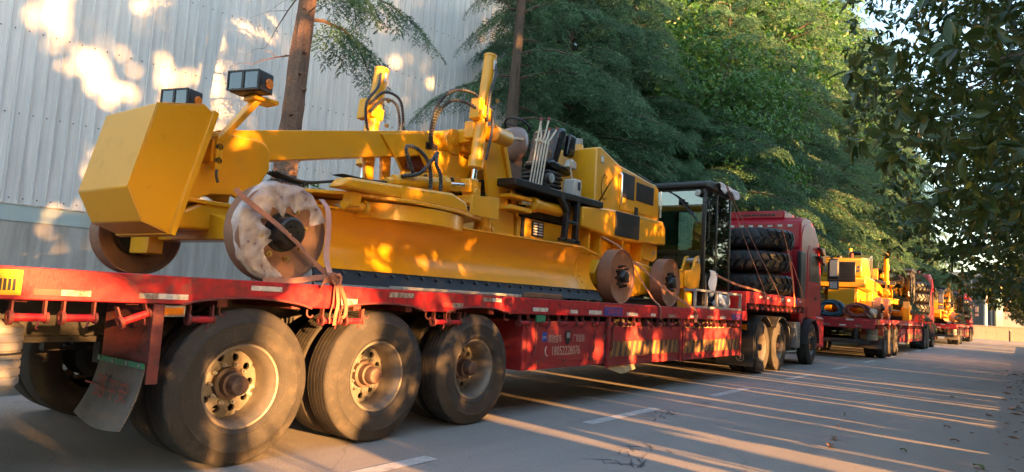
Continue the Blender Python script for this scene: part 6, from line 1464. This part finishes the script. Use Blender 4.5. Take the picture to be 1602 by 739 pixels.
def prune(W_):
    X, Y, Z = W_[:, 0], W_[:, 1], W_[:, 2]; ok = (Y < np.maximum(-.9, .03+.185*X)) & (Y < 2.9)
    ok &= ~((Y > -.5) & (Z < 1.60+.50*np.maximum(0, Y))); ok &= np.linalg.norm(W_-np.array([0, 0, CAM_H]), axis=1) > 3.7
    return ok
RG = 'roadside trees overhanging the right edge of the road'
leaf_g = G(); vs_ = []; fs = []
prof_w = (.0, .62, .95, 1.0, .82, .5, .0)
for i, w in enumerate(prof_w):
    u = i/6; vs_ += [(u, -.5*w, .10*w-.16*u*u), (u, 0, -.16*u*u-.0), (u, .5*w, .10*w-.16*u*u)]
for i in range(6): b = 3*i; fs += [(b, b+1, b+4, b+3), (b+1, b+2, b+5, b+4)]
me_leaf = mesh_of(leaf_g.add(vs_, fs), 'leaf', LFD, recalc=False, ang=60)
rt_spots = [(5.6, -2.3, 3.9, (2.9, 3.2, 3.1)), (9.6, -2.3, 5.0, (3.0, 4.3, 4.1)), (14.2, -2.4, 5.6, (3.2, 5.0, 4.9)), (19.5, -2.5, 5.0, (3.4, 5.0, 4.4)), (25, -2.5, 4.8, (3.4, 4.8, 4.2)), (31, -2.6, 4.0, (3.6, 4.2, 3.3)), (38, -2.6, 4.0, (4.0, 4.0, 3.3)), (46, -2.6, 3.9, (4.4, 3.8, 3.2)), (55, -2.6, 3.9, (4.6, 3.6, 3.2)), (65, -2.6, 3.8, (5, 3.4, 3.2)), (76, -3, 3.8, (5, 3.4, 3.2))]
names = ['nearest overhanging tree with big glossy leaves at the upper right edge', 'second overhanging tree along the right edge', 'third overhanging tree along the right edge', 'fourth tree along the right edge, beside the first truck', 'fifth tree along the right edge', 'sixth tree along the right edge, level with the second truck', 'seventh tree along the right edge', 'eighth tree along the right edge', 'ninth tree along the right edge, level with the third truck', 'tenth tree along the right edge', 'last tree along the right edge by the far wall']
for i, (x, y, zc, rd) in enumerate(rt_spots):
    near = i < 1
    cr, tk, ex = make_broadleaf(40+i, (.1, .35, zc), rd, (420, 460, 450, 360, 330, 300, 260, 230, 210, 190, 170)[i], 9, 7, .135 if i < 3 else .17+.012*i, .054 if i < 3 else .07+.006*i, (.34, .34, .24), LFD, org=(x, y, 0), carve=True, keep=prune, r_in=.30, trunk_r=.13, wood_n=30 if near else 8, extra=(170, 90)[i] if i < 2 else None, trunk_h=1.3, up=.05, two=not near)
    t = plant_tree('broadleaf_tree', names[i], 'tree', (x, y, 0), cr, tk, 0, 1, RG)
    if ex:
        P, D, N, L, Wd = ex; D = norm(D); S = norm(np.cross(N, D)); Nn = np.cross(D, S); crown = [c for c in t.children if c.name.startswith('crown')][0]
        for k in range(len(P)):
            lf = put('leaf', me_leaf, crown); M_ = Matrix.Identity(4)
            for r_ in range(3): M_[r_][0] = D[k][r_]*L[k]; M_[r_][1] = S[k][r_]*Wd[k]; M_[r_][2] = Nn[k][r_]*L[k]*.8; M_[r_][3] = P[k][r_]
            lf.matrix_local = M_
# the same row behind the viewer, an unseen taller row placed farther back for its shade and a low hedge between
BG = 'roadside trees behind the viewer'
for i, x in enumerate((1.2, -3.2, -7.6, -12, -16.5, -21)):
    cr, tk, _ = make_broadleaf(60+i, (0, 0, 4.6), (3.0, 2.2, 3.7), 200, 9, 7, .21, .10, (.45, .45, .35), LFD, org=(x, -3.7, 0), carve=True, keep=prune, r_in=.2, wood_n=8, trunk_h=1.4, two=True)
    plant_tree('broadleaf_tree', 'glossy roadside tree behind the viewer', 'tree', (x, -3.7, 0), cr, tk, 0, 1, BG)
for i in range(17):
    x = -26+i*5.2
    cr, tk, _ = make_broadleaf(80+i, (0, 0, 9.6), (3.7, 3.2, 7.6), 250, 12, 5, .48, .26, (.75, .75, .6), LFD, org=(x, -15+(i % 2)*1.6, 0), carve=True, two=True, r_in=.1, wood_n=8, trunk_r=.22, trunk_h=2.6)
    plant_tree('unseen_shade_tree', 'unseen tall dense tree placed for shade behind the roadside trees', 'tree', (x, -15+(i % 2)*1.6, 0), cr, tk, 0, 1, 'unseen tall shade trees behind the roadside row')
for i in range(40):
    x = -18+i*1.55; y = -3.0+.3*math.sin(i*2.2)
    cr, tk, _ = make_broadleaf(120+i, (0, 0, 1.0), (1.1, .8, 1.15), 44, 11, 6, .19, .11, (.22, .22, .2), LFD, org=(x, y, 0), carve=True, two=True, r_in=.1, wood_n=5, trunk_r=.035, trunk_h=.15)
    plant_tree('hedge_bush', 'clipped dark bush in the hedge along the right verge', 'bush', (x, y, 0), cr, tk, 0, 1, 'hedge bushes along the right verge')
